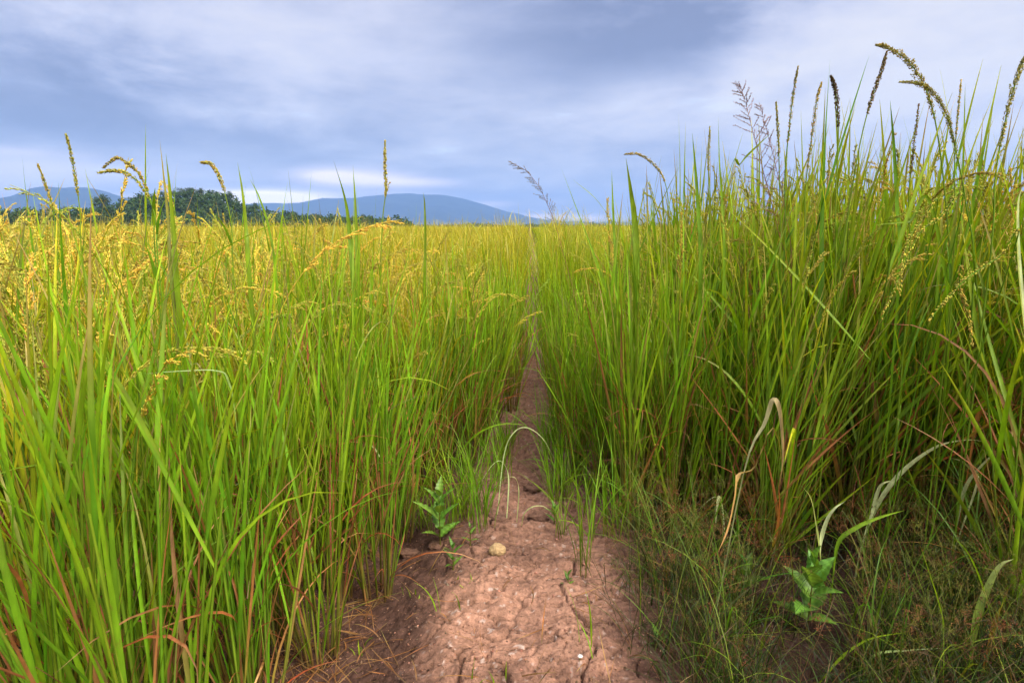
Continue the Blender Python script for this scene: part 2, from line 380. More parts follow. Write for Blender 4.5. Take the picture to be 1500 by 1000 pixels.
for k in protos:
    for i, o in enumerate(protos[k]):
        if not used[k][i]:
            for c in list(o.children): bpy.data.objects.remove(c)
            bpy.data.objects.remove(o)

# ------------------------------------------------------------------ the rest of the field: one mass
fm = MB(); HS = 1.10
def field_tufts(x, y, nb, segs, z0, wmul, npn, hs=1.0):
    n = len(x); z = ground_z(x, y)
    X = np.repeat(x, nb)+rng.normal(0, .05, n*nb); Y = np.repeat(y, nb)+rng.normal(0, .05, n*nb); m = n*nb; hv = U(.9, 1.16, n)*(.92+.16*fbm(x*.25, y*.12, 3, 6))
    base = np.c_[X, Y, np.repeat(z, nb)+z0]; L = (U(.84, 1.12, m)*hs*HS*np.repeat(hv, nb)-z0); a = U(0, 6.28, m); t0 = R(1)*np.abs(rng.normal(0, 9, m))
    left = (X < 0)[:, None]
    c1 = np.where(left, jit(LIME, m), jit(GREEN*.5+LIME*.6, m)); c2 = np.where(left, jit(YELL, m), jit(LIME*.6+YELL*.4, m))
    blades(fm, base, a, t0, t0+R(1)*U(2, 30, m), L, U(.007, .011, m)*wmul, segs, jit(SHEATH, m), c1, c2, 2, 0, 0, U(-1.5, 1.5, m), U(-1.5, 1.5, m))
    m = n*npn
    X = np.repeat(x, npn)+rng.normal(0, .07, m); Y = np.repeat(y, npn)+rng.normal(0, .07, m)
    a = U(0, 6.28, m); t0 = R(1)*U(0, 16, m)
    blades(fm, np.c_[X, Y, np.repeat(z, npn)+U(.74, .92, m)*hs*HS*np.repeat(hv, npn)], a, t0, t0+R(1)*U(8, 85, m), U(.18, .30, m), U(.005, .009, m)*wmul, max(segs, 3), jit(GOLD*.55+LIME*.3, m, .2), jit(GOLD*.8+LIME*.25, m, .15), jit(GOLD*.85+LIME*.15, m, .15), 1.3, 0, 0, U(-1.5, 1.5, m), U(-1.5, 1.5, m))
fp = np.array([(p[1], p[2]) for p in far_pts])
field_tufts(fp[:, 0], fp[:, 1], 22, 5, 0, 1.0, 6)
def scatter(r0, r1, dens):
    n = int(dens*.5*1.75*(r1*r1-r0*r0)); r = np.sqrt(U(r0*r0, r1*r1, n)); a = U(-R(50), R(50), n)+YAW*-1
    x, y = r*np.sin(a), r*np.cos(a); k = (x < left_x(y)) | (x > np.interp(y, RBP[:, 1], RBP[:, 0])); k &= ~((x > -.05+.0*y) & (x < .17+.022*y-.03) & (y < 45) & (y > 5))
    return x[k], y[k]
x, y = scatter(14, 45, 9); field_tufts(x, y, 11, 3, .35, 1.25, 6)
x, y = scatter(45, 160, .9); field_tufts(x, y, 9, 2, .55, 4, 5)
# far canopy, tops as one uneven sheet
for sgn in (-1, 1):
    ry = np.concatenate([np.arange(24, 60, .8), np.geomspace(60, 620, 120)]); uu = np.linspace(0, 1, 260)**1.6
    Yc, Uc = np.meshgrid(ry, uu, indexing='ij'); Xc = np.where(sgn < 0, np.interp(Yc, lbw[:, 1], lbw[:, 0])-.15, .25+.022*np.minimum(Yc, 45))+sgn*Uc*Yc*1.6
    Zc = .87+.16*(fbm(Xc*1.7, Yc*1.1, 3, 5)-.5)*2*np.minimum(1, 60/Yc)
    i = np.arange(Xc.size).reshape(Xc.shape)
    cc = (LIME*.75+(GOLD*.75-LIME*.35)*fbm(Xc*.6, Yc*.25, 4, 3)[..., None])*(.7+.75*fbm(Xc*2.1, Yc*.5, 4, 13)[..., None])
    fm.add(np.stack([Xc, Yc, Zc], -1).reshape(-1, 3), np.stack([i[:-1, :-1], i[1:, :-1], i[1:, 1:], i[:-1, 1:]], -1).reshape(-1, 4), None, cc.reshape(-1, 3))
tag(fm.obj('rice_field', M_LEAF, smooth=True), 'ripening rice field stretching away to the distant hills', 'rice field', kind='stuff')

# ------------------------------------------------------------------ tall weeds and rice heads standing above the canopy
def world_curve(pp, d0, d1, n, ground=True):
    """pp: photo pixels from low to tip"""
    k = len(pp); w = [P(px, py, d0+(d1-d0)*i/(k-1)) for i, (px, py) in enumerate(pp)]
    if ground:
        dv = w[0]-w[1]; dv = dv/max(np.linalg.norm(dv), 1e-6); b = w[0].copy()
        h = b[2]-float(ground_z(b[0], b[1]))
        if h > .05:
            off = dv[:2]*h*.35; gx_, gy_ = b[0]+off[0], b[1]+off[1]
            w.insert(0, A3(gx_, gy_, float(ground_z(gx_, gy_))-.02))
    return spline(np.array(w), n)
def ribbon_curve(mb, c, W, c0, c1, turn=.5, prof=None, fold=.2):
    T = nrm(np.gradient(c, axis=0)); vd = nrm(c-CP); K = len(c); t = np.linspace(0, 1, K); sd = nrm(np.cross(T, vd)); an = (turn+t*U(-1.1, 1.1))[:, None]; sd = nrm(sd*np.cos(an)+np.cross(T, sd)*np.sin(an))
    pr = prof(t) if prof else (.45+.55*np.minimum(t/.3, 1))*np.maximum(1-t**2.2, .03)
    cc = np.asarray(c0)+(np.asarray(c1)-np.asarray(c0))*t[:, None]; cc = cc*(1+.08*rng.normal(0, 1, (K, 1)))
    ribbon(mb, c[None], sd[None], (W*pr)[None], cc[None], fold)
def head_curve(mb, c, n, thick, gl, gw, col, taper=True, awn=0):
    K = len(c); u = np.sort(U(0, 1, n)); i = u*(K-1); k = np.minimum(i.astype(int), K-2); f = (i-k)[:, None]
    p = c[k]*(1-f)+c[k+1]*f; T = nrm(c[k+1]-c[k]); o = nrm(np.cross(T, rng.normal(0, 1, (n, 3))))
    pr = np.sin(np.pi*np.clip(u*.86+.14, 0, 1))**.6 if taper else np.ones(n)
    p = p+o*(thick*.35*pr*U(.2, 1, n))[:, None]
    grains(mb, p, T+o*U(.15, .7, n)[:, None], gl*U(.8, 1.2, n), gw, jit(col, n, .22))
    if awn: blades(mb, p[::3], np.arctan2(T[::3, 1], T[::3, 0]), np.arccos(np.clip(T[::3, 2], -1, 1))+rng.normal(0, .15, len(p[::3])), np.arccos(np.clip(T[::3, 2], -1, 1)), awn, .0006, 2, col, col, col, fold=0)
def stand_depth(px, py, d):
    while d < 3.2:
        p = P(px, py, d)
        if p[0] < float(left_x(p[1]))-.12 or (p[0] > 0 and right_ok(p[0]-.08, p[1]-.12)): return d
        d += .05
    return d
def weed(name, label, cat, pp, d, head_from, headcol, n=150, thick=.010, gl=.0045, gw=.0022, stemcol=None, dd=.05, r=.0016, group=None, side=0, awn=0):
    k_ = d; d = stand_depth(*pp[0], d); k_ = d/k_*(.8 if name == 'rice_stalk' else 1); r, thick, gl, gw = r*k_, thick*k_*1.2, gl*k_, gw*k_*1.15; n = int(n*2.6)
    n = int(n*(.7 if name == 'rice_stalk' else 1)); c = world_curve(pp, d, d-dd*k_, 48); root = empty(name, c[0], 0, label, cat, group); cl = c-c[0]
    mb = MB(); sc = GREEN*.8+SHEATH*.3 if stemcol is None else stemcol
    tubes(mb, cl[None], np.linspace(r*1.4, r*.45, 48)[None], sc, 5); mb.obj('stalk', M_STEM, root)
    X, Y, _ = proj(c); s = int(np.argmin(np.hypot(X-head_from[0], Y-head_from[1])))
    hm = MB(); hc = spline(cl[s:], 40); head_curve(hm, hc, n, thick, gl, gw, headcol, awn=awn)
    for k in range(side):                       # short branches pressed to the axis
        i = int(3+k*30/max(side, 1)); t = nrm(hc[i+1]-hc[i]); dv = nrm(t+rng.normal(0, .16, 3)); L = U(.03, .055)
        bc = hc[i]+dv*np.linspace(0, L, 10)[:, None]; head_curve(hm, bc, 26, thick*.5, gl, gw, headcol)
    hm.obj('seed_head', M_GRAIN, root)
    lm = MB(); m = 3; top_ = (.95 if cl[0][0]+c[0][0] < 0 else 1.2)-cl[[4, 7, 11], 2]
    a = U(0, 6.28, m); blades(lm, cl[[4, 7, 11]], a, R(1)*U(8, 20, m), R(1)*U(25, 60, m), np.clip(np.minimum(U(.28, .4, m), top_), .1, .4), U(.007, .01, m), 9, jit(GREEN, m), jit(GREEN, m), jit(LIME, m), tw0=U(-1, 1, m)); lm.obj('foliage', M_LEAF, root)
    return root
OLIVE, DARKH, GOLDH = A3(.33, .27, .06), A3(.15, .10, .03), A3(.46, .37, .06)
RICE = 'ripe rice stalks standing above the field'
weed('weed_stalk', 'tall arching weed head bowing over, highest seed head against the sky', 'weed', [(1392, 460), (1388, 330), (1374, 200), (1356, 130), (1330, 90), (1300, 70), (1284, 66)], 1.35, (1366, 180), OLIVE*1.2, 260, .014, side=6)
weed('weed_stalk', 'arching weed head with wispy tip, bowing under the highest one', 'weed', [(1425, 430), (1415, 300), (1398, 210), (1385, 165), (1366, 135), (1345, 122), (1318, 120)], 1.45, (1402, 230), OLIVE*1.1, 260, .014, side=7, awn=.012)
weed('weed_stalk', 'dark slender knobbly seed spike leaning over beside the highest arching head', 'weed', [(1222, 470), (1240, 330), (1258, 220), (1275, 150), (1290, 108), (1299, 76)], 1.4, (1270, 165), DARKH*1.3, 170, .010)
weed('weed_stalk', 'dark brown nodding seed spike hooked against a broad upright blade', 'weed', [(1222, 430), (1224, 300), (1228, 200), (1226, 150), (1222, 125), (1217, 112)], 1.4, (1229, 185), A3(.10, .05, .02), 150, .011)
weed('weed_stalk', 'seed spike with upright side branches at the right edge of the photo', 'weed', [(1448, 400), (1458, 260), (1470, 190), (1482, 140), (1494, 100), (1504, 80)], 1.35, (1466, 215), OLIVE*1.1, 220, .012, side=5)
weed('weed_stalk', 'slim olive seed spike between the pink plume and the paired golden spike', 'weed', [(1148, 400), (1150, 260), (1156, 190), (1163, 130), (1169, 98)], 1.5, (1152, 210), OLIVE, 120, .008)
weed('weed_stalk', 'golden seed spike leaning beside the broad upright blade', 'weed', [(1176, 420), (1180, 280), (1188, 210), (1196, 150), (1203, 122)], 1.5, (1183, 250), GOLDH, 130, .009)
weed('weed_stalk', 'short brownish seed spike next to the pink feathery plume', 'weed', [(1142, 420), (1142, 280), (1140, 200), (1137, 150)], 1.55, (1142, 230), OLIVE, 100, .007)
weed('weed_stalk', 'brown seed spike standing alone below the arching weed heads', 'weed', [(1330, 430), (1331, 290), (1338, 220), (1346, 153)], 1.5, (1333, 260), A3(.25, .14, .03), 100, .008)
weed('weed_stalk', 'yellow upright spike under the wispy arching weed head', 'weed', [(1395, 400), (1398, 250), (1402, 180), (1408, 118)], 1.6, (1400, 200), GOLDH, 80, .006)
weed('weed_stalk', 'yellowish upright spike at the near end of the right stand skyline', 'weed', [(1040, 400), (1038, 280), (1038, 230), (1040, 186)], 1.9, (1038, 250), GOLDH*.9, 110, .010)
weed('weed_stalk', 'upright seed spike with a small side tuft above the middle of the field', 'weed', [(558, 440), (560, 330), (565, 280), (564, 240), (564, 207)], 1.5, (564, 290), GOLDH, 150, .009, side=1)
weed('rice_stalk', 'nodding rice panicle, upper one of an arching pair over the wooded hill', 'rice plant', [(232, 430), (226, 320), (218, 285), (205, 256), (188, 240), (170, 232), (152, 245)], 1.4, (217, 280), GOLD*.75, 130, .011, .008, .0032, dd=.03, group=RICE)
weed('rice_stalk', 'nodding rice panicle, lower one of an arching pair over the wooded hill', 'rice plant', [(236, 430), (230, 340), (222, 300), (205, 270), (185, 254), (165, 250), (145, 253)], 1.38, (220, 295), GOLD*.8, 130, .011, .008, .0032, dd=.03, group=RICE)
weed('rice_stalk', 'single hooked rice panicle standing over the end of the wooded hill', 'rice plant', [(345, 440), (340, 340), (330, 285), (320, 256), (308, 240), (295, 238)], 1.5, (330, 285), GOLD*.85, 120, .013, .008, .0032, dd=.03, group=RICE)
weed('rice_stalk', 'straight thin rice spike tallest at the far left', 'rice plant', [(126, 430), (118, 320), (112, 270), (104, 225), (97, 198)], 1.4, (115, 290), GOLD*.7, 110, .008, .008, .003, group=RICE)
weed('rice_stalk', 'second straight rice spike near the far left mountain', 'rice plant', [(90, 430), (80, 320), (68, 275), (56, 242)], 1.5, (76, 310), GOLD*.75, 100, .008, .008, .003, group=RICE)
weed('rice_stalk', 'rice panicle bent flat over the first rice of the right stand', 'rice plant', [(990, 400), (980, 300), (972, 262), (955, 238), (935, 226), (915, 226)], 1.8, (975, 268), OLIVE*1.2, 150, .011, .007, .003, dd=.0, group=RICE)
for i, (pp, lab) in enumerate([
        ([(1290, 470), (1320, 400), (1345, 345), (1375, 320), (1410, 300)][::-1], 'long yellow rice panicle hanging down left from the right skyline'),
        ([(1360, 470), (1390, 435), (1420, 405), (1465, 375), (1490, 350)][::-1], 'thick yellow rice panicle slanting down near the right edge'),
        ([(1318, 430), (1322, 390), (1332, 350), (1350, 325), (1372, 310)][::-1], 'yellow rice panicle hanging beside the long slanting one'),
        ([(1424, 505), (1420, 470), (1412, 440), (1406, 425), (1400, 400)][::-1], 'small yellow rice panicle dangling below the thick slanting one')]):
    dq = stand_depth(*pp[0], 1.35); c = np.array([P(px, py, dq-.25) for px, py in pp]); g = A3(c[0][0]+.06, c[0][1]+.25, float(ground_z(c[0][0]+.06, c[0][1]+.25))-.02)
    cv = spline(np.vstack([g, (g+c[0])/2+A3(.02, .03, .1), c]), 60); root = empty('rice_stalk', g, 0, lab, 'rice plant', RICE); cl = cv-g
    mb = MB(); tubes(mb, cl[None], np.linspace(.002, .0008, 60)[None], GREEN, 5); mb.obj('stalk', M_STEM, root)
    hm = MB(); head_curve(hm, spline(cl[22:], 40), 150, .014, .009, .0036, GOLD); hm.obj('panicle', M_GRAIN, root)
def blade_plant(name, label, cat, specs, d, group=None, matl=None, part='leaf'):
    """one plant made of leaves traced as (pixels low to tip, width, base colour, tip colour, turn)"""
    k_ = d; pl = specs[0][0][0]
    if name in ('rice_shoot', 'grass_plant'): d = stand_depth(*pl, d)
    elif pl[1] > 745: q = G(*pl); d = float(proj(q)[2][0]); d -= .22*(pl[0] > 1000)*(pl[1] < 900)
    elif 'rusty' in label or 'orange dead' in label: d = stand_depth(*pl, d)+.2
    elif pl[0] > 800: d = max(d, 1.6)
    k_ = d/k_
    cs = [world_curve(pp, d, d-dd, 26) for pp, W, c0, c1, tn, dd in specs]
    o0 = cs[0][0]; root = empty(name, o0, 0, label, cat, group)
    for c, (pp, W, c0, c1, tn, dd) in zip(cs, specs):
        ext = float(np.linalg.norm(c[0]-P(*pp[0], d))) > .12; tg = 1/len(pp)
        pf = (lambda t: np.where(t < tg, .24, .24+.76*np.clip((t-tg)/(.35*(1-tg)), 0, 1))*np.maximum(1-np.clip((t-tg)/(1-tg), 0, 1)**2.4, .03)) if ext and name == 'bent_grass' else None
        mb = MB(); ribbon_curve(mb, c-o0, W*k_*(.85 if name == 'bent_grass' else 1), c0, c1, tn, pf); mb.obj(part, matl or M_LEAF, root)
    return root
g0, g1 = GREEN*.85, LIME*.9
blade_plant('grass_plant', 'broad dark green grass with two blades forking into a V against the sky', 'grass plant', [([(1200, 470), (1204, 330), (1209, 200), (1216, 88)], .021, DEEP, GREEN, .2, .05), ([(1180, 420), (1215, 270), (1245, 170), (1273, 82)], .016, DEEP, GREEN, .3, .05)], 1.4)
blade_plant('grass_plant', 'grass with a tall straight pair of blades above the wooded hill', 'grass plant', [([(255, 450), (247, 330), (240, 260), (234, 205)], .009, DEEP, OLIVE, .2, .03), ([(262, 450), (255, 350), (249, 280), (243, 225)], .014, g0, g1, .3, .03)], 1.4)
blade_plant('grass_plant', 'grass with an upright spear leaf on the right skyline', 'grass plant', [([(1316, 420), (1314, 300), (1309, 210), (1304, 148)], .014, g0, GREEN, .2, .05), ([(1372, 330), (1330, 325), (1280, 330)], .010, g0, g1, .8, .05)], 1.45)
for pp, W, lab in [([(520, 450), (512, 340), (505, 290), (489, 236)], .014, 'rice leaf spear leaning left above the middle of the left stand'),
                   ([(526, 450), (522, 340), (520, 290), (517, 243)], .012, 'upright rice leaf spear next to the leaning one, left stand'),
                   ([(368, 440), (360, 330), (355, 280), (348, 238)], .014, 'rice leaf spear rising beyond the wooded hill end'),
                   ([(408, 440), (395, 340), (380, 290), (366, 262)], .012, 'dark bent rice leaf below the hooked panicle'),
                   ([(622, 450), (623, 350), (622, 300), (620, 282)], .010, 'thin rice leaf spear before the blue mountain'),
                   ([(900, 480), (880, 400), (850, 320), (822, 246)], .013, 'rice leaf spear leaning left at the start of the right stand'),
                   ([(945, 470), (920, 370), (880, 300), (838, 262)], .010, 'rice leaf spear slanting low behind the feathery grey plume'),
                   ([(902, 430), (899, 330), (897, 280), (896, 248)], .010, 'short upright rice leaf spear at the start of the right stand'),
                   ([(932, 430), (930, 330), (924, 280), (917, 232)], .020, 'wide rice leaf spear under the flat bent panicle'),
                   ([(1060, 420), (1058, 300), (1054, 240), (1052, 172)], .010, 'straight rice leaf spear on the right skyline before the pink plume'),
                   ([(1026, 420), (1022, 300), (1018, 240), (1014, 195)], .012, 'rice leaf spear in the right stand, second before the pink plume'),
                   ([(994, 420), (996, 300), (996, 240), (994, 165)], .007, 'thinnest tall rice leaf spear of the right stand'),
                   ([(1058, 290), (1085, 240), (1108, 215), (1130, 195)], .010, 'rice leaf slanting across the pink feathery plume')]:
    blade_plant('rice_shoot', lab, 'rice plant', [(pp, W, g0, g1, float(U(-.4, .4)), .03)], float(U(1.45, 1.8)), 'rice leaf spears above the field')

# feathery plumes
def plume(label, pp, d, col, spread, nb, bl, start):
    d = stand_depth(*pp[0], d); c = world_curve(pp, d, d, 60); root = empty('feather_grass', c[0], 0, label, 'grass plant', 'feathery grass plumes'); cl = c-c[0]
    st = MB(); tubes(st, cl[None], np.linspace(.0016, .0005, 60)[None], BROWN*1.4, 5); st.obj('stalk', M_STEM, root)
    X, Y, _ = proj(c); s = int(np.argmin(np.hypot(X-start[0], Y-start[1]))); hc = spline(cl[s:], 40); pm = MB()
    for k in range(nb):
        u = k/nb; i = min(int(u*39), 38); t = nrm(hc[i+1]-hc[i]); o = nrm(np.cross(t, rng.normal(0, 1, 3))); L = bl*(1.15-.75*u)*U(.7, 1.15)
        s_ = np.linspace(0, 1, 9)[:, None]; dv = nrm(t*spread+o); bc = hc[i]+dv*L*s_+t*L*.25*s_**2+A3(0, 0, -.18)*L*s_**2
        tubes(pm, bc[None], np.linspace(.0010, .0006, 9)[None], col, 3)
        head_curve(pm, bc, 26, .006, .0055, .0018, col, False)
    pm.obj('plume', M_GRAIN, root)
PINK, GREY = A3(.30, .20, .19), A3(.24, .22, .22)
plume('pinkish feathery grass plume with drooping branches on the right skyline', [(1165, 470), (1138, 330), (1118, 250), (1102, 190), (1092, 150), (1084, 125)], 1.45, PINK, .75, 46, .085, (1135, 320))
plume('faint small pinkish grass plume close behind the larger pink one', [(1160, 420), (1150, 310), (1138, 250), (1124, 195), (1112, 150)], 1.6, PINK*1.1, .8, 30, .06, (1146, 290))
plume('grey feathery grass plume leaning left alone over the path end', [(850, 480), (822, 360), (806, 310), (790, 275), (770, 250), (746, 237)], 1.55, GREY, .9, 40, .05, (812, 325))

# ------------------------------------------------------------------ bent and dry leaves in the verge
SILV = A3(.44, .50, .24)  # pale leaf colour, brightened to carry the sky's reflection
def seg(pp, W, c0, c1, tn=.3, dd=.04): return (pp, W, c0, c1, tn, dd)
VG = 'bent grass plants in the right verge'
blade_plant('bent_grass', 'pale broad leaf folding over and hanging down, tallest in the verge', 'grass plant', [seg([(1090, 690), (1120, 620), (1132, 585), (1142, 600), (1147, 660), (1143, 710)], .017, SILV*.8, STRAW*.7+RUST*.3, .3)], 1.45, VG)
blade_plant('bent_grass', 'orange withered leaf hanging from a bent stem beside the tall pale one', 'grass plant', [seg([(1140, 640), (1105, 685), (1082, 695), (1076, 730), (1066, 775), (1052, 808)], .014, SHEATH, RUST*.9+STRAW*.5, .3)], 1.4, VG)
blade_plant('bent_grass', 'small pale grass with two drooping tips left of the orange withered leaf', 'grass plant', [seg([(1062, 790), (1058, 740), (1054, 726), (1050, 745), (1048, 775)], .011, SILV, PALE*.8, .2), seg([(1060, 790), (1056, 740), (1050, 727), (1035, 735), (1015, 755)], .007, SILV, PALE*.6, .4)], 1.4, VG)
blade_plant('bent_grass', 'pale grass with two leaves meeting in a V above the broad leaved weed', 'grass plant', [seg([(1205, 860), (1200, 800), (1196, 770), (1188, 730), (1174, 711)][::1], .010, SILV, PALE, .3), seg([(1205, 860), (1202, 800), (1210, 765), (1222, 745), (1238, 734)], .011, SILV, SILV, .3)], 1.3, VG)
blade_plant('bent_grass', 'long silvery leaf arching low across the right verge', 'grass plant', [seg([(1262, 800), (1285, 740), (1320, 692), (1370, 655), (1415, 644), (1446, 647)], .016, SILV, PALE, .25), seg([(1262, 800), (1278, 750), (1285, 722), (1293, 708), (1310, 703)], .010, SILV, PALE, .3)], 1.25, VG)
blade_plant('bent_grass', 'silvery leaf arching down at the right edge behind the long arching one', 'grass plant', [seg([(1395, 800), (1412, 720), (1435, 685), (1465, 660), (1500, 660)], .012, SILV, PALE, .25), seg([(1400, 800), (1432, 706), (1425, 690), (1408, 675), (1390, 670)], .008, SILV, PALE, .25)], 1.3, VG)
blade_plant('bent_grass', 'dull green leaf slanting up low under the long silvery arch', 'grass plant', [seg([(1220, 850), (1228, 795), (1255, 772), (1290, 757), (1325, 747)], .012, GREEN*.7, LIME, .3)], 1.25, VG)
blade_plant('bent_grass', 'broad yellow green leaf standing in the lower right corner', 'grass plant', [seg([(1420, 985), (1430, 910), (1447, 860), (1465, 828), (1485, 818)], .016, GREEN, PALE*.7+GREEN*.4, .3), seg([(1440, 985), (1458, 910), (1468, 885), (1473, 872)], .010, RUST, LIME, .3)], 1.05, VG)
blade_plant('bent_grass', 'long thin green leaf crossing the right verge below the silvery arch', 'grass plant', [seg([(1395, 990), (1380, 900), (1362, 840), (1345, 790)], .008, LIME, LIME, .3), seg([(1456, 930), (1440, 860), (1415, 805), (1380, 775)], .007, LIME, GREEN, .4)], 1.15, VG)
blade_plant('bent_grass', 'green leaf bowing left across the bottom of the right verge', 'grass plant', [seg([(1200, 1000), (1235, 960), (1275, 935), (1330, 925)], .006, LIME, LIME, .4), seg([(1280, 960), (1330, 952), (1390, 948)], .006, LIME, SILV, .4)], 1.05, VG)
blade_plant('bent_grass', 'pale rice leaf edge on at the right border of the photo', 'grass plant', [seg([(1520, 700), (1505, 500), (1494, 380), (1492, 300), (1500, 270)], .022, SILV, SILV, .1)], .95, VG)
LG = 'leaves bent out of the left stand'
blade_plant('bent_grass', 'pale arched leaf drooping right over the left stand middle', 'grass plant', [seg([(105, 770), (115, 708), (170, 680), (230, 655), (290, 645), (320, 646)], .008, STRAW, LIME*.9, .5)], 1.2, LG)
blade_plant('bent_grass', 'pale leaf tip folded over at the edge of the left stand', 'grass plant', [seg([(530, 840), (536, 700), (537, 660), (545, 653), (556, 668), (566, 682)], .010, GREEN, PALE, .3)], 1.35, LG)
blade_plant('bent_grass', 'green leaf arching low to the right in the left stand', 'grass plant', [seg([(325, 860), (330, 735), (355, 705), (385, 699), (410, 701)], .009, GREEN, SILV, .5)], 1.25, LG)
blade_plant('bent_grass', 'light green leaf drooping left beside the dark gap', 'grass plant', [seg([(440, 900), (425, 800), (405, 784), (375, 790), (352, 808)], .009, GREEN, SILV, .4)], 1.25, LG)
blade_plant('bent_grass', 'long leaf sweeping along the bottom left corner', 'grass plant', [seg([(60, 1010), (120, 975), (160, 955), (215, 949)], .011, GREEN, LIME, .5)], .95, LG)
blade_plant('bent_grass', 'flat pale green leaf lying level in the upper left stand', 'grass plant', [seg([(350, 650), (335, 560), (318, 543), (270, 543), (212, 547)], .010, LIME, SILV, .6)], 1.2, LG)
blade_plant('bent_grass', 'orange dead leaf standing among green blades far left', 'grass plant', [seg([(60, 800), (58, 700), (53, 640), (52, 600)], .010, RUST, STRAW*.6+RUST*.7, .3)], 1.1, LG)
blade_plant('bent_grass', 'orange dead leaf pointing up at the shady hollow', 'grass plant', [seg([(597, 720), (606, 700), (618, 680), (630, 655)], .010, RUST*.7, RUST, .3)], 1.7, LG)
blade_plant('bent_grass', 'rusty leaf blade pointing up in the right stand', 'grass plant', [seg([(1418, 690), (1430, 620), (1440, 590), (1450, 562)], .012, RUST*.8, RUST, .3)], 1.3, VG)
# arched grass over the path
PG = 'grass tufts on the dirt path'
blade_plant('bent_grass', 'pale leaf arching across the path at its narrow start', 'grass plant', [seg([(728, 760), (738, 668), (752, 634), (772, 626), (795, 642), (812, 672)], .006, SILV, PALE, .4)], 2.2, PG)
blade_plant('bent_grass', 'small pale leaf hooped over the path beyond the stone', 'grass plant', [seg([(764, 770), (768, 752), (780, 742), (795, 741), (806, 748)], .009, SILV, PALE, .4)], 1.9, PG)
blade_plant('bent_grass', 'grey green leaf hooped over the path beside the narrow start', 'grass plant', [seg([(742, 765), (745, 700), (735, 676), (722, 680), (705, 705)], .007, SILV, SILV, .4), seg([(757, 765), (760, 720), (755, 700), (740, 698)], .006, SILV, PALE, .4)], 2.0, PG)

# ------------------------------------------------------------------ tufts on the path and its verges
def tuft(label, px, py, n, h, spread, cols, W=(.003, .006), droop=(10, 60), group=None, name='grass_tuft'):
    g = G(px, py); root = empty(name, g-A3(0, 0, .005), 0, label, 'grass tuft', group); mb = MB(); a = U(0, 6.28, n)
    t0 = R(1)*np.abs(rng.normal(0, spread, n)); c = cols
    blades(mb, np.c_[.018*rng.normal(0, 1, (n, 2)), np.zeros(n)], a, t0, t0+R(1)*U(*droop, n), U(h*.55, h, n), U(*W, n), 9, jit(c[0], n), jit(c[1], n), jit(c[2], n), 1.7, .2, rng.normal(0, .3, n), U(-1.2, 1.2, n), U(-1.2, 1.2, n))
    mb.obj('foliage', M_LEAF, root); return root
gc = (SHEATH, GREEN, GREEN*.6+LIME*.5)
for px, py, n, h, lab in [(708, 778, 16, .42, 'green grass tuft on the path edge just behind the pale stone'),
                          (680, 742, 18, .50, 'upright grass tuft between the serrated weed and the path'),
                          (857, 836, 11, .55, 'slender grass tuft at the right path edge beside the clay'),
                          (822, 720, 14, .45, 'grass tuft narrowing the path from the right'),
                          (800, 690, 12, .40, 'grass tuft at the right of the path beyond the pale hoop leaf')]:
    tuft(lab, px, py, n, h, 9, gc, group=PG)
for i, (px, py) in enumerate([(712, 752), (690, 756), (818, 752), (828, 735), (728, 718), (816, 708), (738, 690), (806, 668), (750, 655), (798, 640)]):
    tuft('leaning grass tuft pinching the path just beyond the pale stone', px, py, 12, float(U(.28, .42)), 12, gc, droop=(15, 80), group=PG)
k = 0
for _ in range(900):
    yv = float(2.0+4.5*U(0, 1)**1.7); lx, rx = float(left_x(yv)), float(np.interp(yv, RBP[:, 1], RBP[:, 0])); xv = float(U(lx-.03, rx+.05))
    mid = (lx+rx)/2+.02
    if abs(xv-mid) < .022+.006*yv: continue
    X_, Y_, _ = proj(A3(xv, yv, -.03))
    if abs(X_[0]-777) < 30 and Y_[0] > 560: continue
    tuft('short grass tuft along the overgrown far path', float(X_[0]), float(Y_[0]), 9, float(U(.18, .5))*(1 if yv < 2.9 else .6), 15, gc, droop=(15, 80), group='short grass tufts along the overgrown path'); k += 1
    if k >= 120: break
for px, py, n, h, sp_, lab in [(652, 892, 3, .17, 14, 'two bladed grass sprout alone on the left path flank'), (868, 952, 3, .24, 6, 'single tall grass sprout on the right clay edge'),
                          (700, 1000, 2, .09, 8, 'tiny grass sprout on the clay at the bottom edge'), (730, 998, 2, .07, 8, 'smaller grass sprout beside the tiny one at the bottom edge'),
                          (612, 872, 4, .05, 30, 'tiny seedling tuft on the dry clay flank'), (690, 862, 5, .05, 30, 'short seedling tuft left of the clay crest'),
                          (362, 1000, 6, .16, 30, 'bright arched grass tuft at the bottom of the left soil'), (520, 960, 4, .07, 20, 'small sprout on bare soil beside the lone clump'),
                          (1045, 995, 4, .17, 10, 'grass sprout at the bottom of the right verge')]:
    tuft(lab, px, py, n, h, sp_, (LIME, LIME, LIME*1.1), (.004, .006), (10, 70), 'small grass sprouts on bare soil', 'grass_sprout')

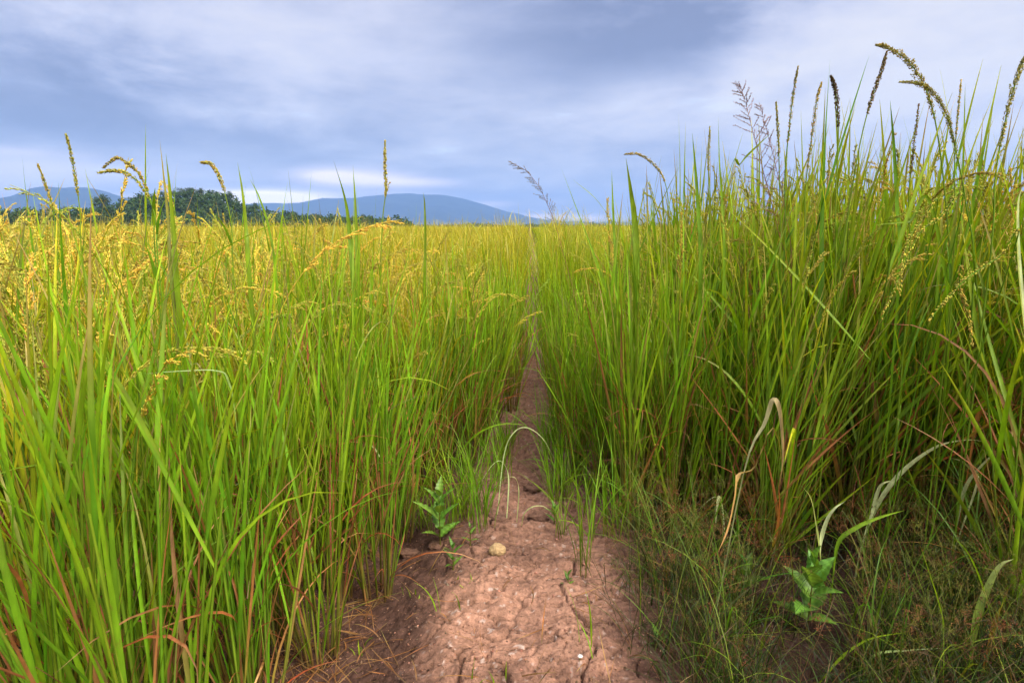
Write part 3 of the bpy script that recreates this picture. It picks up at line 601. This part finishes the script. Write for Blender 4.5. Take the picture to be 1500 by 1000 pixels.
# ------------------------------------------------------------------ sedges and tangle in the right verge
def sedge():
    root = empty('sedge_tuft', (0, 0, 0), 0, 'brown headed sedge tuft tangled in the right verge', 'sedge', 'sedge tufts in the right verge'); st, hd = MB(), MB()
    n = 22; a = U(0, 6.28, n); t0 = R(1)*np.abs(rng.normal(0, 24, n)); H = U(.16, .36, n)
    pos = blades(st, np.c_[.02*rng.normal(0, 1, (n, 2)), np.zeros(n)], a, t0, t0+R(1)*U(5, 60, n), H, U(.0014, .0026, n), 9, jit(DEEP*.5, n), jit(DEEP*.65, n), jit(SHEATH, n), 1.6, 0, U(-.5, .5, n), U(-1, 1, n), U(-1, 1, n), stem=True)  # stem colours kept dark, with the shade of the verge painted in
    for i in range(0, n, 2):
        tip = pos[i, -1]; m = int(rng.integers(5, 9)); b = U(0, 6.28, m)
        hc = jit(RUST*.36+STRAW*.08 if U(0, 1) < .5 else SHEATH*.9, 1)[0]
        rp = blades(hd, np.repeat(tip[None], m, 0), b, R(1)*U(10, 80, m), R(1)*U(60, 110, m), U(.015, .05, m), .0009, 4, hc, hc, hc, fold=0)
        for r_ in rp: grains(hd, np.repeat(r_[-1][None], 6, 0)+rng.normal(0, .002, (6, 3)), rng.normal(0, 1, (6, 3)), .006, .0018, jit(hc, 6, .25))
    st.obj('stems', M_STEM, root); hd.obj('flower_sprays', M_GRAIN, root); return root
sd = [sedge() for _ in range(5)]; cnt = 0
sxy = []
for _ in range(3000):
    px, py = float(U(860, 1560)), float(U(740, 1040)); g = G(px, py)
    if right_ok(g[0], g[1]) and U(0, 1) > .2: continue
    if px < 960 and py > 900 - (px-860)*.0 and U(0, 1) < .6: continue
    if px < 930+max(0, py-860)*.55: continue
    if sxy and np.hypot(*(np.array(sxy)-g[:2]).T).min() < .075: continue
    if 1090 < px < 1270 and 820 < py < 1040: continue
    if 900 < px < 1030 and 930 < py: continue
    sxy.append(g[:2]); s = float(U(.7, 1.15))
    if cnt < 5: o = sd[cnt]; o.location = g; o.scale = (s,)*3
    else: copy_thing(sd[cnt % 5], g, float(U(0, 6.28)), s)
    cnt += 1
    if cnt >= 90: break
VT = 'coarse grass tufts in the right verge'
for i in range(48):
    px, py = float(U(900, 1540)), float(U(742, 1000))
    if px < 930+max(0, py-860)*.55 or (1105 < px < 1255 and py > 830): continue
    tuft('coarse dark green grass tuft among the sedges of the right verge', px, py, int(U(5, 14)), float(U(.25, .68)), 18, (BROWN, DEEP*1.2+GREEN*.2, GREEN*.75), (.003, .0085), (10, 95), VT)
for i in range(26):
    px, py = float(U(1000, 1540)), float(U(735, 850))
    tuft('rusty dead grass tuft at the foot of the right stand', px, py, int(U(5, 11)), float(U(.25, .55)), 20, (BROWN, RUST*.5+BROWN*.5, RUST*.6+STRAW*.15), (.002, .005), (10, 110), 'rusty dead grass tufts in the right verge')
um = MB()
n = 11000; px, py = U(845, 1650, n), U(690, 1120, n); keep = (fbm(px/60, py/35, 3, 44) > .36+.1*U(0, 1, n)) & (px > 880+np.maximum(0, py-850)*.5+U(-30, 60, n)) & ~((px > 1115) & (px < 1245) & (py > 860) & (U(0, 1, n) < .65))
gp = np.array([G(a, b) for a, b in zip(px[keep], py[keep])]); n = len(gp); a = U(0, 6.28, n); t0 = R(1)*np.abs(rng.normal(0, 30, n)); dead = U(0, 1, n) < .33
c1 = np.where(dead[:, None], jit(STRAW*.08+BROWN*.35, n, .4), jit(DEEP*.5, n, .4))  # blade colours darkened to stand in for shade in the verge
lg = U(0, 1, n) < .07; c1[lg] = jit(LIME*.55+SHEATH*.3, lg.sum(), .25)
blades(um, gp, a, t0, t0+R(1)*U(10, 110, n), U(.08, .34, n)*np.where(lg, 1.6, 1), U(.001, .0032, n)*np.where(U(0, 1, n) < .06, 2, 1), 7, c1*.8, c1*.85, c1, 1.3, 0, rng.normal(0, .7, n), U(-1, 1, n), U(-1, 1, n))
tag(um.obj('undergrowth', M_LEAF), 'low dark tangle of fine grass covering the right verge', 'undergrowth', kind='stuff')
# grit and crumbs of clay lying on the path
cm = MB(); n = 5200; px, py = U(380, 980, n), U(745, 1060, n); gp = np.array([G(a, b) for a, b in zip(px, py)])
gp[:, 2] = ground_z(gp[:, 0], gp[:, 1], True)
o8 = np.array([[1, 0, 0], [0, 1, 0], [-1, 0, 0], [0, -1, 0], [0, 0, 1], [0, 0, -1]], float); t8 = np.array([[0, 1, 4], [1, 2, 4], [2, 3, 4], [3, 0, 4], [1, 0, 5], [2, 1, 5], [3, 2, 5], [0, 3, 5]])
sz = .0012+.0045*U(0, 1, n)**4; v8 = gp[:, None]+o8[None]*U(.55, 1.3, (n, 6, 1))*sz[:, None, None]*A3(1, 1, .7)+rng.normal(0, .25, (n, 6, 3))*sz[:, None, None]
cm.add(v8.reshape(-1, 3), None, (t8[None]+np.arange(n)[:, None, None]*6).reshape(-1, 3), np.repeat(jit(dryc*.85, n, .3), 6, 0))
tag(cm.obj('soil_crumbs', M_SOIL, smooth=False), 'fine clay crumbs and grit scattered on the bare path', 'soil crumbs', kind='stuff')
# dry straw and dead leaves under the rice
lm = MB(); n = 5200
px, py = U(-200, 1000, n), U(640, 1150, n); gp = np.array([G(a, b) for a, b in zip(px, py)])
k = (gp[:, 0] < np.array([left_x(v) for v in gp[:, 1]])+.10) | (U(0, 1, n) < .10); gp = gp[k]; n = len(gp)
blades(lm, gp+A3(0, 0, .004), U(0, 6.28, n), R(1)*U(35, 92, n), R(1)*U(70, 110, n), U(.03, .2, n), U(.0012, .005, n), 5, jit(BROWN, n, .3), jit(BROWN*.7+RUST*.3, n, .35), jit(STRAW*.35+BROWN*.4, n, .3), 1, 0, rng.normal(0, .5, n), U(-.5, .5, n), U(-1, 1, n))
tag(lm.obj('straw_litter', M_LEAF), 'dry brown straw littering the soil under the left stand', 'straw', kind='stuff')

# ------------------------------------------------------------------ broad leaved weeds
def leaf_shape(mb, base, dirv, up, L, W, col, serr=.12, curl=.25, K=13):
    dirv = nrm(dirv); sd_ = nrm(np.cross(dirv, up)); nn = np.cross(sd_, dirv); t = np.linspace(0, 1, K)
    w = W*np.sin(np.pi*t**.72)**.9*(1-.25*t); w = w*(1+serr*np.where(np.arange(K) % 2, 1, -1)); w[0] = W*.08; w[-1] = .0004
    c = base+dirv*(L*t)[:, None]+nn*(-curl*L*t*t)[:, None]
    rows = np.stack([c-sd_*w[:, None]/2+nn*(w*.18)[:, None], c-sd_*w[:, None]/4+nn*(w*.10)[:, None], c, c+sd_*w[:, None]/4+nn*(w*.10)[:, None], c+sd_*w[:, None]/2+nn*(w*.18)[:, None]], 1)
    i = np.arange(K*5).reshape(K, 5); q = np.stack([i[:-1, :-1], i[:-1, 1:], i[1:, 1:], i[1:, :-1]], -1).reshape(-1, 4)
    vein = np.where((np.arange(K) % 2)[:, None, None], 1.2, .85)*np.array([.85, 1, 1.45, 1, .85])[None, :, None]
    mb.add(rows.reshape(-1, 3), q, None, (col*vein).reshape(-1, 3))
def broad_weed(label, px, py, H, pairs, L, W, col, serr, lean=(0, 0), tilt=(25, 60)):
    g = G(px, py); root = empty('broadleaf_weed', g, 0, label, 'weed', 'broad leaved weeds on the soil')
    t = np.linspace(0, 1, 8); cp = np.c_[lean[0]*t, lean[1]*t, H*t-.01]; st = MB(); tubes(st, cp[None], np.linspace(.003, .0012, 8)[None], SHEATH*.8, 6); st.obj('stem', M_STEM, root)
    az = U(0, 3.1)
    for k in range(pairs):
        u = .22+.76*k/max(pairs-1, 1); b = np.array([np.interp(u, t, cp[:, j]) for j in range(3)])
        for s in (0, np.pi):
            a = az+s+k*1.4+U(-.3, .3); el = R(90-tilt[1]+(tilt[1]-tilt[0])*u*1.2+U(-8, 8)); dv = A3(math.cos(a)*math.cos(el), math.sin(a)*math.cos(el), math.sin(el))
            l = L*(.62+.5*math.sin(math.pi*min(u, .95)))*U(.8, 1.2); mb = MB(); leaf_shape(mb, b, dv, A3(0, 0, 1), l, W*l/L, jit(col, 1, .08)[0], serr, U(.15, .4)); mb.obj('leaf', M_BROAD, root)
    return root
WG = A3(.12, .24, .03)
broad_weed('tall serrated green weed standing at the shady hollow left of the path', 645, 800, .22, 6, .10, .044, WG, .16, (0, 0))
broad_weed('small leafy weed in front of the tall serrated one', 664, 832, .085, 4, .055, .018, WG*.8, .10)
broad_weed('tiny leafy seedling between the serrated weed and the pale stone', 689, 795, .075, 3, .035, .014, WG*.9, .1)
broad_weed('broad leaved green weed with pointed top leaf in the dark right verge', 1182, 925, .24, 6, .098, .066, WG*.95, .07, (0, .0), (12, 76))
broad_weed('small low broad leaved weed at the bottom of the right verge', 965, 945, .035, 3, .045, .020, WG*.8, .06)
broad_weed('faint broad leaved weed hidden in the tangle near the path', 1088, 880, .14, 4, .07, .036, WG*.55, .06)
broad_weed('small leafy seedling at the right edge of the dry clay', 832, 858, .05, 3, .03, .014, WG*.7, .06)
broad_weed('low leafy weed beside the path behind the hooped leaf', 812, 765, .07, 3, .05, .018, WG*.7, .1)

# ------------------------------------------------------------------ stones, clods and a white flower on the path
def lump(name, label, cat, px, py, size, col, seed, group=None, sink=.3, rg=1.):
    import bmesh
    bm = bmesh.new(); bmesh.ops.create_icosphere(bm, subdivisions=4, radius=1); v = np.array([p.co[:] for p in bm.verts]); f = np.array([[q.index for q in p.verts] for p in bm.faces]); bm.free()
    n = fbm(v[:, 0]*1.3+seed, v[:, 1]*1.3+v[:, 2]*1.1, 4, seed); n2 = fbm(v[:, 0]*5+seed, v[:, 2]*5+v[:, 1]*4, 3, seed+9)
    v = v*(.55+.25*(1-rg)+(.75*n+.3*n2)*(.35+.65*rg))[:, None]*np.array(size)/2
    g = G(px, py); mb = MB(); mb.add(v, None, f, np.asarray(col)*(.8+.4*n2)[:, None])
    o = mb.obj(name, M_SOIL, None, g+A3(0, 0, size[2]*(.5-sink))); return tag(o, label, cat, group)
lump('stone', 'pale tan rounded stone sitting on the path crown', 'stone', 728, 812, (.062, .052, .048), (.48, .32, .16), 3, None, .15, .0)
for i, (px, py, s, lab) in enumerate([(640, 800, .06, 'dark soil clod under the serrated weed'), (600, 812, .07, 'dark flat soil clod at the shady hollow'), (735, 762, .07, 'brown soil clod across the path behind the stone'), (790, 758, .075, 'brown soil clod on the path below the hooped leaf'),
                                    (780, 715, .08, 'brown soil clod inside the narrow path')]):
    lump('soil_clod', lab, 'soil clod', px, py, (s, s*.8, s*.45), (.17, .09, .062) if s > .05 else (.5, .33, .24), 20+i, 'clods on the dirt path', .33)
g = G(848, 972); root = empty('white_flower', g, 0, 'tiny white flower bud on the clay at the bottom of the path', 'flower')
mb = MB(); tubes(mb, np.array([[[0, 0, -.01], [.002, 0, .012], [.003, .0, .022]]]), .0008, GREEN, 5); mb.obj('stem', M_STEM, root)
mb = MB(); m = 9; a = np.arange(m)*2*np.pi/m
for s_, el in ((.009, .5), (.007, 1.0)):
    grains(mb, np.repeat(A3(.003, 0, .021)[None], m, 0), np.c_[np.cos(a+el)*math.cos(el), np.sin(a+el)*math.cos(el), np.full(m, math.sin(el))], s_, .005, A3(.8, .8, .84))
mb.obj('petals', M_BROAD, root)

# ------------------------------------------------------------------ hills, trees, mountains
M_HILL, nt_, N_, L_ = mat('wooded_slope')
o_ = N_.new('ShaderNodeOutputMaterial'); p_ = N_.new('ShaderNodeBsdfPrincipled'); p_.inputs['Roughness'].default_value = .9; p_.inputs['Specular IOR Level'].default_value = .05
tc_ = N_.new('ShaderNodeTexCoord'); nz_ = N_.new('ShaderNodeTexNoise'); nz_.inputs['Scale'].default_value = .012; nz_.inputs['Detail'].default_value = 9
cr_ = N_.new('ShaderNodeValToRGB'); cr_.color_ramp.elements[0].color = (.010, .018, .012, 1); cr_.color_ramp.elements[1].color = (.03, .042, .02, 1); cr_.color_ramp.elements[0].position = .35; cr_.color_ramp.elements[1].position = .7
L_.new(tc_.outputs['Object'], nz_.inputs['Vector']); L_.new(nz_.outputs[0], cr_.inputs[0]); L_.new(cr_.outputs[0], p_.inputs['Base Color']); L_.new(p_.outputs[0], o_.inputs[0])
def ridge(name, prof, D, depth, rough, base_py=HZ, seed=0):
    """a range whose crest, at distance D, follows a skyline given as (px, py)"""
    prof = np.array(prof, float); px = np.linspace(prof[0, 0], prof[-1, 0], 260); py = np.interp(px, prof[:, 0], prof[:, 1])+(fbm(px/45, px*0, 4, seed)-.5)*5*(D > 3000)
    mb = MB(); V = []; sv = np.linspace(-1, 1, 41)
    for a, b in zip(px, py):
        r = ray(a, b); hd = np.hypot(r[0], r[1]); az = np.array([r[0], r[1]])/hd; h = CAM_H+D*r[2]/hd
        for s in sv:
            q = az*(D+s*depth); cross = (1-abs(s))**1.1
            nzv = fbm(q[0]/depth*5+seed, q[1]/depth*5, 5, seed)-.5
            V.append((q[0], q[1], h*cross*(1+0*s)+nzv*rough*h*(1-cross)*cross*3-2))
    i = np.arange(len(V)).reshape(len(px), len(sv)); q = np.stack([i[:-1, :-1], i[1:, :-1], i[1:, 1:], i[:-1, 1:]], -1).reshape(-1, 4)
    mb.add(V, q); return tag(mb.obj(name, M_HILL), kind='structure')
ridge('mountain_ridge', [(-420, 318), (-150, 300), (-40, 296), (0, 290), (20, 286), (45, 277), (62, 274), (95, 276), (125, 274), (160, 281), (190, 290), (230, 297), (300, 312), (420, 330)], 6500, 1500, .5, seed=3)
ridge('mountain_peak', [(180, 330), (300, 303), (370, 297), (440, 296), (472, 289), (520, 289), (560, 285), (600, 284), (650, 286), (680, 291), (705, 298), (740, 310), (775, 318), (815, 322), (870, 325), (960, 326), (1080, 322), (1250, 326), (1500, 320), (1900, 330)], 7500, 1800, .5, seed=11)
HP = [(-500, 322), (-200, 318), (0, 318), (60, 319), (120, 317), (165, 311), (200, 301), (235, 291), (268, 286), (300, 286), (325, 291), (345, 302), (370, 313), (420, 321), (480, 327), (540, 331), (600, 335)]
ridge('wooded_hill', HP, 420, 110, .3, seed=21)
ridge('low_hill', [(540, 334), (640, 331), (690, 332), (730, 334), (760, 332.5), (800, 331.5), (860, 331.5), (950, 332), (1200, 330), (1700, 331)], 1500, 250, .2, seed=31)
TG = A3(.055, .085, .026)
def tree_mesh(h, w, n, leaf, tall):
    tr, cr = MB(), MB()
    t = np.linspace(0, 1, 6); bend = rng.normal(0, .04, 2)
    tubes(tr, np.c_[bend[0]*h*t*t, bend[1]*h*t*t, h*.75*t][None], np.linspace(.028*h, .006*h, 6)[None], A3(.12, .09, .06), 6)
    nc = 14; az = U(0, 6.28, nc); zz = U(.35, .95, nc); rr = w*.5*np.sqrt(np.maximum(0, 1-((zz-.6)/.42)**2))*U(.35, 1, nc)
    cc = np.c_[rr*np.cos(az), rr*np.sin(az), zz*h]
    for c in cc[:6]:
        b = A3(0, 0, h*U(.25, .5)); s = np.linspace(0, 1, 5)[:, None]; tubes(tr, (b+(c-b)*s+A3(0, 0, .04*h)*s*(1-s))[None], np.linspace(.010*h, .003*h, 5)[None], A3(.12, .09, .06), 4)
    p = cc[rng.integers(nc, size=n)]+rng.normal(0, 1, (n, 3))*A3(w*.13, w*.13, h*.065)
    u = nrm(rng.normal(0, 1, (n, 3))); v = nrm(np.cross(u, rng.normal(0, 1, (n, 3)))); s = leaf*U(.6, 1.3, n)[:, None]
    cr.add(np.stack([p-u*s, p-v*s*.6, p+u*s, p+v*s*.6], 1).reshape(-1, 3), np.arange(n*4).reshape(n, 4), None, np.repeat(jit(TG, n, .3), 4, 0))
    return tr, cr
kinds = []
for lab, h, w in (('round dark tree', 9, 9), ('tall narrow dark tree', 11, 6), ('spreading dark tree', 8, 11)):
    tr, cr = tree_mesh(h, w, 1700, .30, 0); root = empty('hill_tree', (0, 0, 0), 0, lab+' on the skyline of the wooded hill', 'tree', 'trees along the hill skyline'); tr.obj('trunk', M_STEM, root); cr.obj('crown', M_TREE, root); kinds.append(root)
hp = np.array(HP)
def hill_at(px, D, s):
    b = np.interp(px, hp[:, 0], hp[:, 1]); r = ray(px, b); hd = math.hypot(r[0], r[1]); h = CAM_H+420*r[2]/hd
    return A3(r[0]/hd*D, r[1]/hd*D, h*(1-abs(s))**1.1-2.3)
crown_px = list(np.linspace(-40, 345, 30)+U(-5, 5, 30))+list(np.linspace(360, 570, 13)+U(-6, 6, 13))
unusual = {148: 'lone tree standing taller than its neighbours near the left mountain'}
for i, px in enumerate(crown_px):
    s = float(U(-.08, .03)); D = 420+s*110; k = i % 3; sc = float(U(.45, .95)); loc = hill_at(px, D, s)
    if i < 3: o = kinds[k]; o.location = loc; o.scale = (sc,)*3
    else: copy_thing(kinds[k], loc, float(U(0, 6.28)), sc)
copy_thing(kinds[1], hill_at(150, 415, -.05), 1., 1.25, 'lone tree rising above its neighbours between the mountain and the hill top')
fo = MB()
for i in range(520):
    px = float(U(-120, 600)); s = float(U(-.95, -.05)); D = 420+s*110; b = hill_at(px, D, s); h = float(U(5, 9)); w = float(U(5, 9)); n = 150
    nc = 7; cc = rng.normal(0, 1, (nc, 3))*A3(w*.25, w*.25, h*.16)+A3(0, 0, h*.6)
    p = b+cc[rng.integers(nc, size=n)]+rng.normal(0, 1, (n, 3))*A3(w*.13, w*.13, h*.09); u = nrm(rng.normal(0, 1, (n, 3))); v = nrm(np.cross(u, rng.normal(0, 1, (n, 3)))); sz = .75*U(.6, 1.3, n)[:, None]
    fo.add(np.stack([p-u*sz, p-v*sz*.6, p+u*sz, p+v*sz*.6], 1).reshape(-1, 3), np.arange(n*4).reshape(n, 4), None, np.repeat(jit(TG*U(.7, 1.3), n, .25), 4, 0))
for i in range(420):
    px = float(U(520, 1000)); D = float(U(900, 1350)); r = ray(px, HZ); hd = math.hypot(r[0], r[1]); b = A3(r[0]/hd*D, r[1]/hd*D, -.5); h = float(U(4, 9))*(.6+.6*float(fbm(np.array(px/40.), np.array(0.), 2, 3))); n = 46
    p = b+rng.normal(0, 1, (n, 3))*A3(3.5, 3.5, h*.22)+A3(0, 0, h*.55); u = nrm(rng.normal(0, 1, (n, 3))); v = nrm(np.cross(u, rng.normal(0, 1, (n, 3)))); sz = 1.5*U(.6, 1.3, n)[:, None]
    fo.add(np.stack([p-u*sz, p-v*sz*.6, p+u*sz, p+v*sz*.6], 1).reshape(-1, 3), np.arange(n*4).reshape(n, 4), None, np.repeat(jit(TG, n, .25), 4, 0))
tag(fo.obj('forest', M_TREE), 'dark far off woods covering the hill and the field end', 'woods', kind='stuff')

# ------------------------------------------------------------------ haze
hz = MB(); xs, ys, zs = (-10000, 10000), (-500, 9800), (-60, 520)
v = np.array([(x, y, z) for x in xs for y in ys for z in zs], float)
hz.add(v, [(0, 1, 3, 2), (4, 6, 7, 5), (0, 4, 5, 1), (2, 3, 7, 6), (0, 2, 6, 4), (1, 5, 7, 3)])
m, nt, N, L = mat('haze'); out = N.new('ShaderNodeOutputMaterial'); pv = N.new('ShaderNodeVolumePrincipled'); pv.inputs['Density'].default_value = 1.6e-4; pv.inputs['Color'].default_value = (.29, .50, .96, 1); pv.inputs['Anisotropy'].default_value = .0
L.new(pv.outputs[0], out.inputs['Volume'])
tag(hz.obj('haze', m, smooth=False), 'thin blue haze over the far mountains', 'haze', kind='stuff')

# ------------------------------------------------------------------ light and sky
SUN_AZ, SUN_EL = 132, 48                        # from the right, high behind the right stand
sd_ = A3(math.sin(R(SUN_AZ))*math.cos(R(SUN_EL)), math.cos(R(SUN_AZ))*math.cos(R(SUN_EL)), math.sin(R(SUN_EL)))
ld = bpy.data.lights.new('sun', 'SUN'); ld.energy = 1.5; ld.angle = R(30); ld.color = (1, .94, .82)
lo = bpy.data.objects.new('sun', ld); COL.objects.link(lo); lo.rotation_euler = Vector(-sd_).to_track_quat('-Z', 'Y').to_euler()
EXPO = 2.1
w = bpy.data.worlds.new('World'); S.world = w; w.use_nodes = True; nt = w.node_tree; N, L = nt.nodes, nt.links; N.clear()
out = N.new('ShaderNodeOutputWorld'); bg = N.new('ShaderNodeBackground'); STR = .1; bg.inputs[1].default_value = STR; L.new(bg.outputs[0], out.inputs[0])
sky = N.new('ShaderNodeTexSky'); sky.sky_type = 'NISHITA'; sky.sun_disc = False; sky.sun_elevation = R(SUN_EL); sky.sun_rotation = R(SUN_AZ)
def mth(op, a, b=None, c=None):
    n = N.new('ShaderNodeMath'); n.operation = op
    for i, x in enumerate((a, b, c)):
        if x is None: continue
        if isinstance(x, (int, float)): n.inputs[i].default_value = x
        else: L.new(x, n.inputs[i])
    return n.outputs[0]
def mrange(x, a, b, c=0., d=1.):
    n = N.new('ShaderNodeMapRange'); n.interpolation_type = 'SMOOTHSTEP'; L.new(x, n.inputs[0])
    for i, q in enumerate((a, b, c, d)): n.inputs[i+1].default_value = q
    return n.outputs[0]
def mixc(f, a, b, bt='MIX'):
    n = N.new('ShaderNodeMix'); n.data_type = 'RGBA'; n.blend_type = bt
    for i, x in ((0, f), (6, a), (7, b)):
        if isinstance(x, (int, float)): n.inputs[i].default_value = x
        elif isinstance(x, tuple): n.inputs[i].default_value = (*x, 1)
        else: L.new(x, n.inputs[i])
    return n.outputs[2]
tc = N.new('ShaderNodeTexCoord'); sx = N.new('ShaderNodeSeparateXYZ'); L.new(tc.outputs['Generated'], sx.inputs[0])
az = mth('ARCTAN2', sx.outputs[0], sx.outputs[1]); el = mth('ARCSINE', sx.outputs[2])
den = mth('ADD', mth('MAXIMUM', sx.outputs[2], 0.0), .10)
cx, cy = mth('DIVIDE', sx.outputs[0], den), mth('DIVIDE', sx.outputs[1], den)
def noise(x, y, sc, det, seed, rough=.55, dist=.0):
    c = N.new('ShaderNodeCombineXYZ'); L.new(x, c.inputs[0]); L.new(y, c.inputs[1]); c.inputs[2].default_value = seed
    n = N.new('ShaderNodeTexNoise'); n.inputs['Scale'].default_value = sc; n.inputs['Detail'].default_value = det; n.inputs['Roughness'].default_value = rough; n.inputs['Distortion'].default_value = dist; L.new(c.outputs[0], n.inputs['Vector']); return n.outputs[0]
nA = noise(cx, cy, 1.25, 9, 2.0, .63, .35); nB = noise(mth('MULTIPLY', az, 2.6), mth('MULTIPLY', el, 6.), 1.9, 9, 5.0, .64, .25); nC = noise(mth('MULTIPLY', az, 4.), mth('MULTIPLY', el, 17.), 2.2, 8, 9.0, .64, .3)
wob = mth('MULTIPLY', mth('SUBTRACT', nB, .5), .42); wob2 = mth('MULTIPLY', mth('SUBTRACT', nC, .5), .05)
azw, elw = mth('ADD', az, wob), mth('ADD', el, mth('ADD', mth('MULTIPLY', wob, .25), mth('MULTIPLY', wob2, .5)))
def sky_ae(px, py):
    r = ray(px, py); return math.atan2(r[0], r[1]), math.atan2(r[2], math.hypot(r[0], r[1]))
def blob(px, py, rx, ry, soft=True, warp=True):
    a0, e0 = sky_ae(px, py); ra = rx/FPX; re = ry/FPX
    A = azw if warp else mth('ADD', az, mth('MULTIPLY', wob, .2)); E = elw if warp else mth('ADD', el, mth('MULTIPLY', wob2, .12))
    d = mth('ADD', mth('POWER', mth('DIVIDE', mth('SUBTRACT', A, a0), ra), 2), mth('POWER', mth('DIVIDE', mth('SUBTRACT', E, e0), re), 2))
    return mth('EXPONENT', mth('MULTIPLY', d, -1.))
def total(l):
    r = l[0]
    for x in l[1:]: r = mth('ADD', r, x)
    return r
sc_ = lambda b, k: mth('MULTIPLY', b, k)
# brightness field of the cloud deck
val = total([sc_(mth('SUBTRACT', nA, .5), .75), sc_(mth('SUBTRACT', nB, .5), .8), sc_(mth('SUBTRACT', nC, .5), .30),
             sc_(blob(850, 55, 220, 60), -.45), sc_(blob(1010, 45, 160, 50), -.35), sc_(blob(-10, 125, 170, 60), -.55), sc_(blob(60, 200, 260, 30), -.15), sc_(blob(690, 260, 330, 45), -.08), sc_(blob(860, 190, 220, 60), -.06),
             sc_(blob(1500, 90, 380, 150), .42), sc_(blob(1180, 120, 130, 90), .15), sc_(blob(430, 70, 260, 60), .16), sc_(blob(500, 10, 260, 40), .10), sc_(blob(40, 250, 170, 26), .42), sc_(blob(1250, 330, 500, 40), .15)])
val = mth('ADD', val, .54)
ramp = N.new('ShaderNodeValToRGB'); L.new(val, ramp.inputs[0]); cr = ramp.color_ramp
def lin(c): return tuple(((x/255+.055)/1.055)**2.4 if x > 10 else x/3295 for x in c)
stops = [(0, (136, 142, 172)), (.25, (163, 168, 196)), (.45, (190, 193, 216)), (.7, (222, 221, 236)), (1, (247, 242, 243))]
cr.elements[0].position = 0; cr.elements[1].position = 1
for p_, c_ in stops[1:-1]: cr.elements.new(p_)
for e_, (p_, c_) in zip(cr.elements, stops): e_.position = p_; e_.color = (*lin(c_), 1)
col = ramp.outputs[0]
bri = mth('MINIMUM', total([sc_(blob(520, 262, 75, 12, warp=False), 1.0), sc_(blob(470, 258, 40, 8, warp=False), .6), sc_(blob(610, 268, 60, 6, warp=False), .5), sc_(blob(560, 284, 90, 4, warp=False), .3), sc_(blob(720, 299, 28, 4, warp=False), .5), sc_(blob(5, 283, 45, 14, warp=False), .7), sc_(blob(45, 250, 120, 13, warp=False), .4), sc_(blob(20, 222, 70, 6, warp=False), .25), sc_(blob(790, 317, 40, 3.5, warp=False), .9), sc_(blob(850, 320, 60, 5, warp=False), .9), sc_(blob(190, 288, 20, 4, warp=False), .9)]), 1.)
col = mixc(bri, col, tuple(2*x for x in lin((245, 225, 222))))
glow = mth('MINIMUM', mth('MULTIPLY', mth('ADD', blob(405, 289, 70, 8, warp=False), blob(345, 291, 40, 7, warp=False)), 1.5), 1.)
col = mixc(glow, col, (3.4, 2.8, 2.2))
# overcast sky is brighter overhead and on the sun's side
up = mrange(el, R(22), R(65), 1, 3.8)
dt = N.new('ShaderNodeVectorMath'); dt.operation = 'DOT_PRODUCT'; L.new(tc.outputs['Generated'], dt.inputs[0]); dt.inputs[1].default_value = tuple(sd_)
ss = mth('MULTIPLY', mrange(dt.outputs['Value'], .45, 1., 0, 1), mrange(el, R(26), R(45), 0, 1))
gain = mth('MULTIPLY', up, 1/(STR*2**EXPO))
vm = N.new('ShaderNodeVectorMath'); vm.operation = 'SCALE'; L.new(col, vm.inputs[0]); L.new(gain, vm.inputs['Scale'])
warm = mixc(ss, vm.outputs[0], tuple(x*3.0/(STR*2**EXPO) for x in (1., .92, .78)))
# clear sky shows through thin cloud
skyf = mrange(nA, .62, .8, .06, .25)
final = mixc(skyf, warm, sky.outputs[0])
L.new(final, bg.inputs[0])

# ------------------------------------------------------------------ render settings
S.view_settings.view_transform = 'Standard'; S.view_settings.look = 'None'; S.view_settings.exposure = EXPO; S.view_settings.gamma = 1
S.render.engine = 'CYCLES'; S.cycles.use_denoising = True; S.cycles.max_bounces = 8; S.cycles.transparent_max_bounces = 8; S.cycles.transmission_bounces = 4; S.cycles.diffuse_bounces = 4
S.cycles.use_adaptive_sampling = True; S.cycles.adaptive_threshold = .02
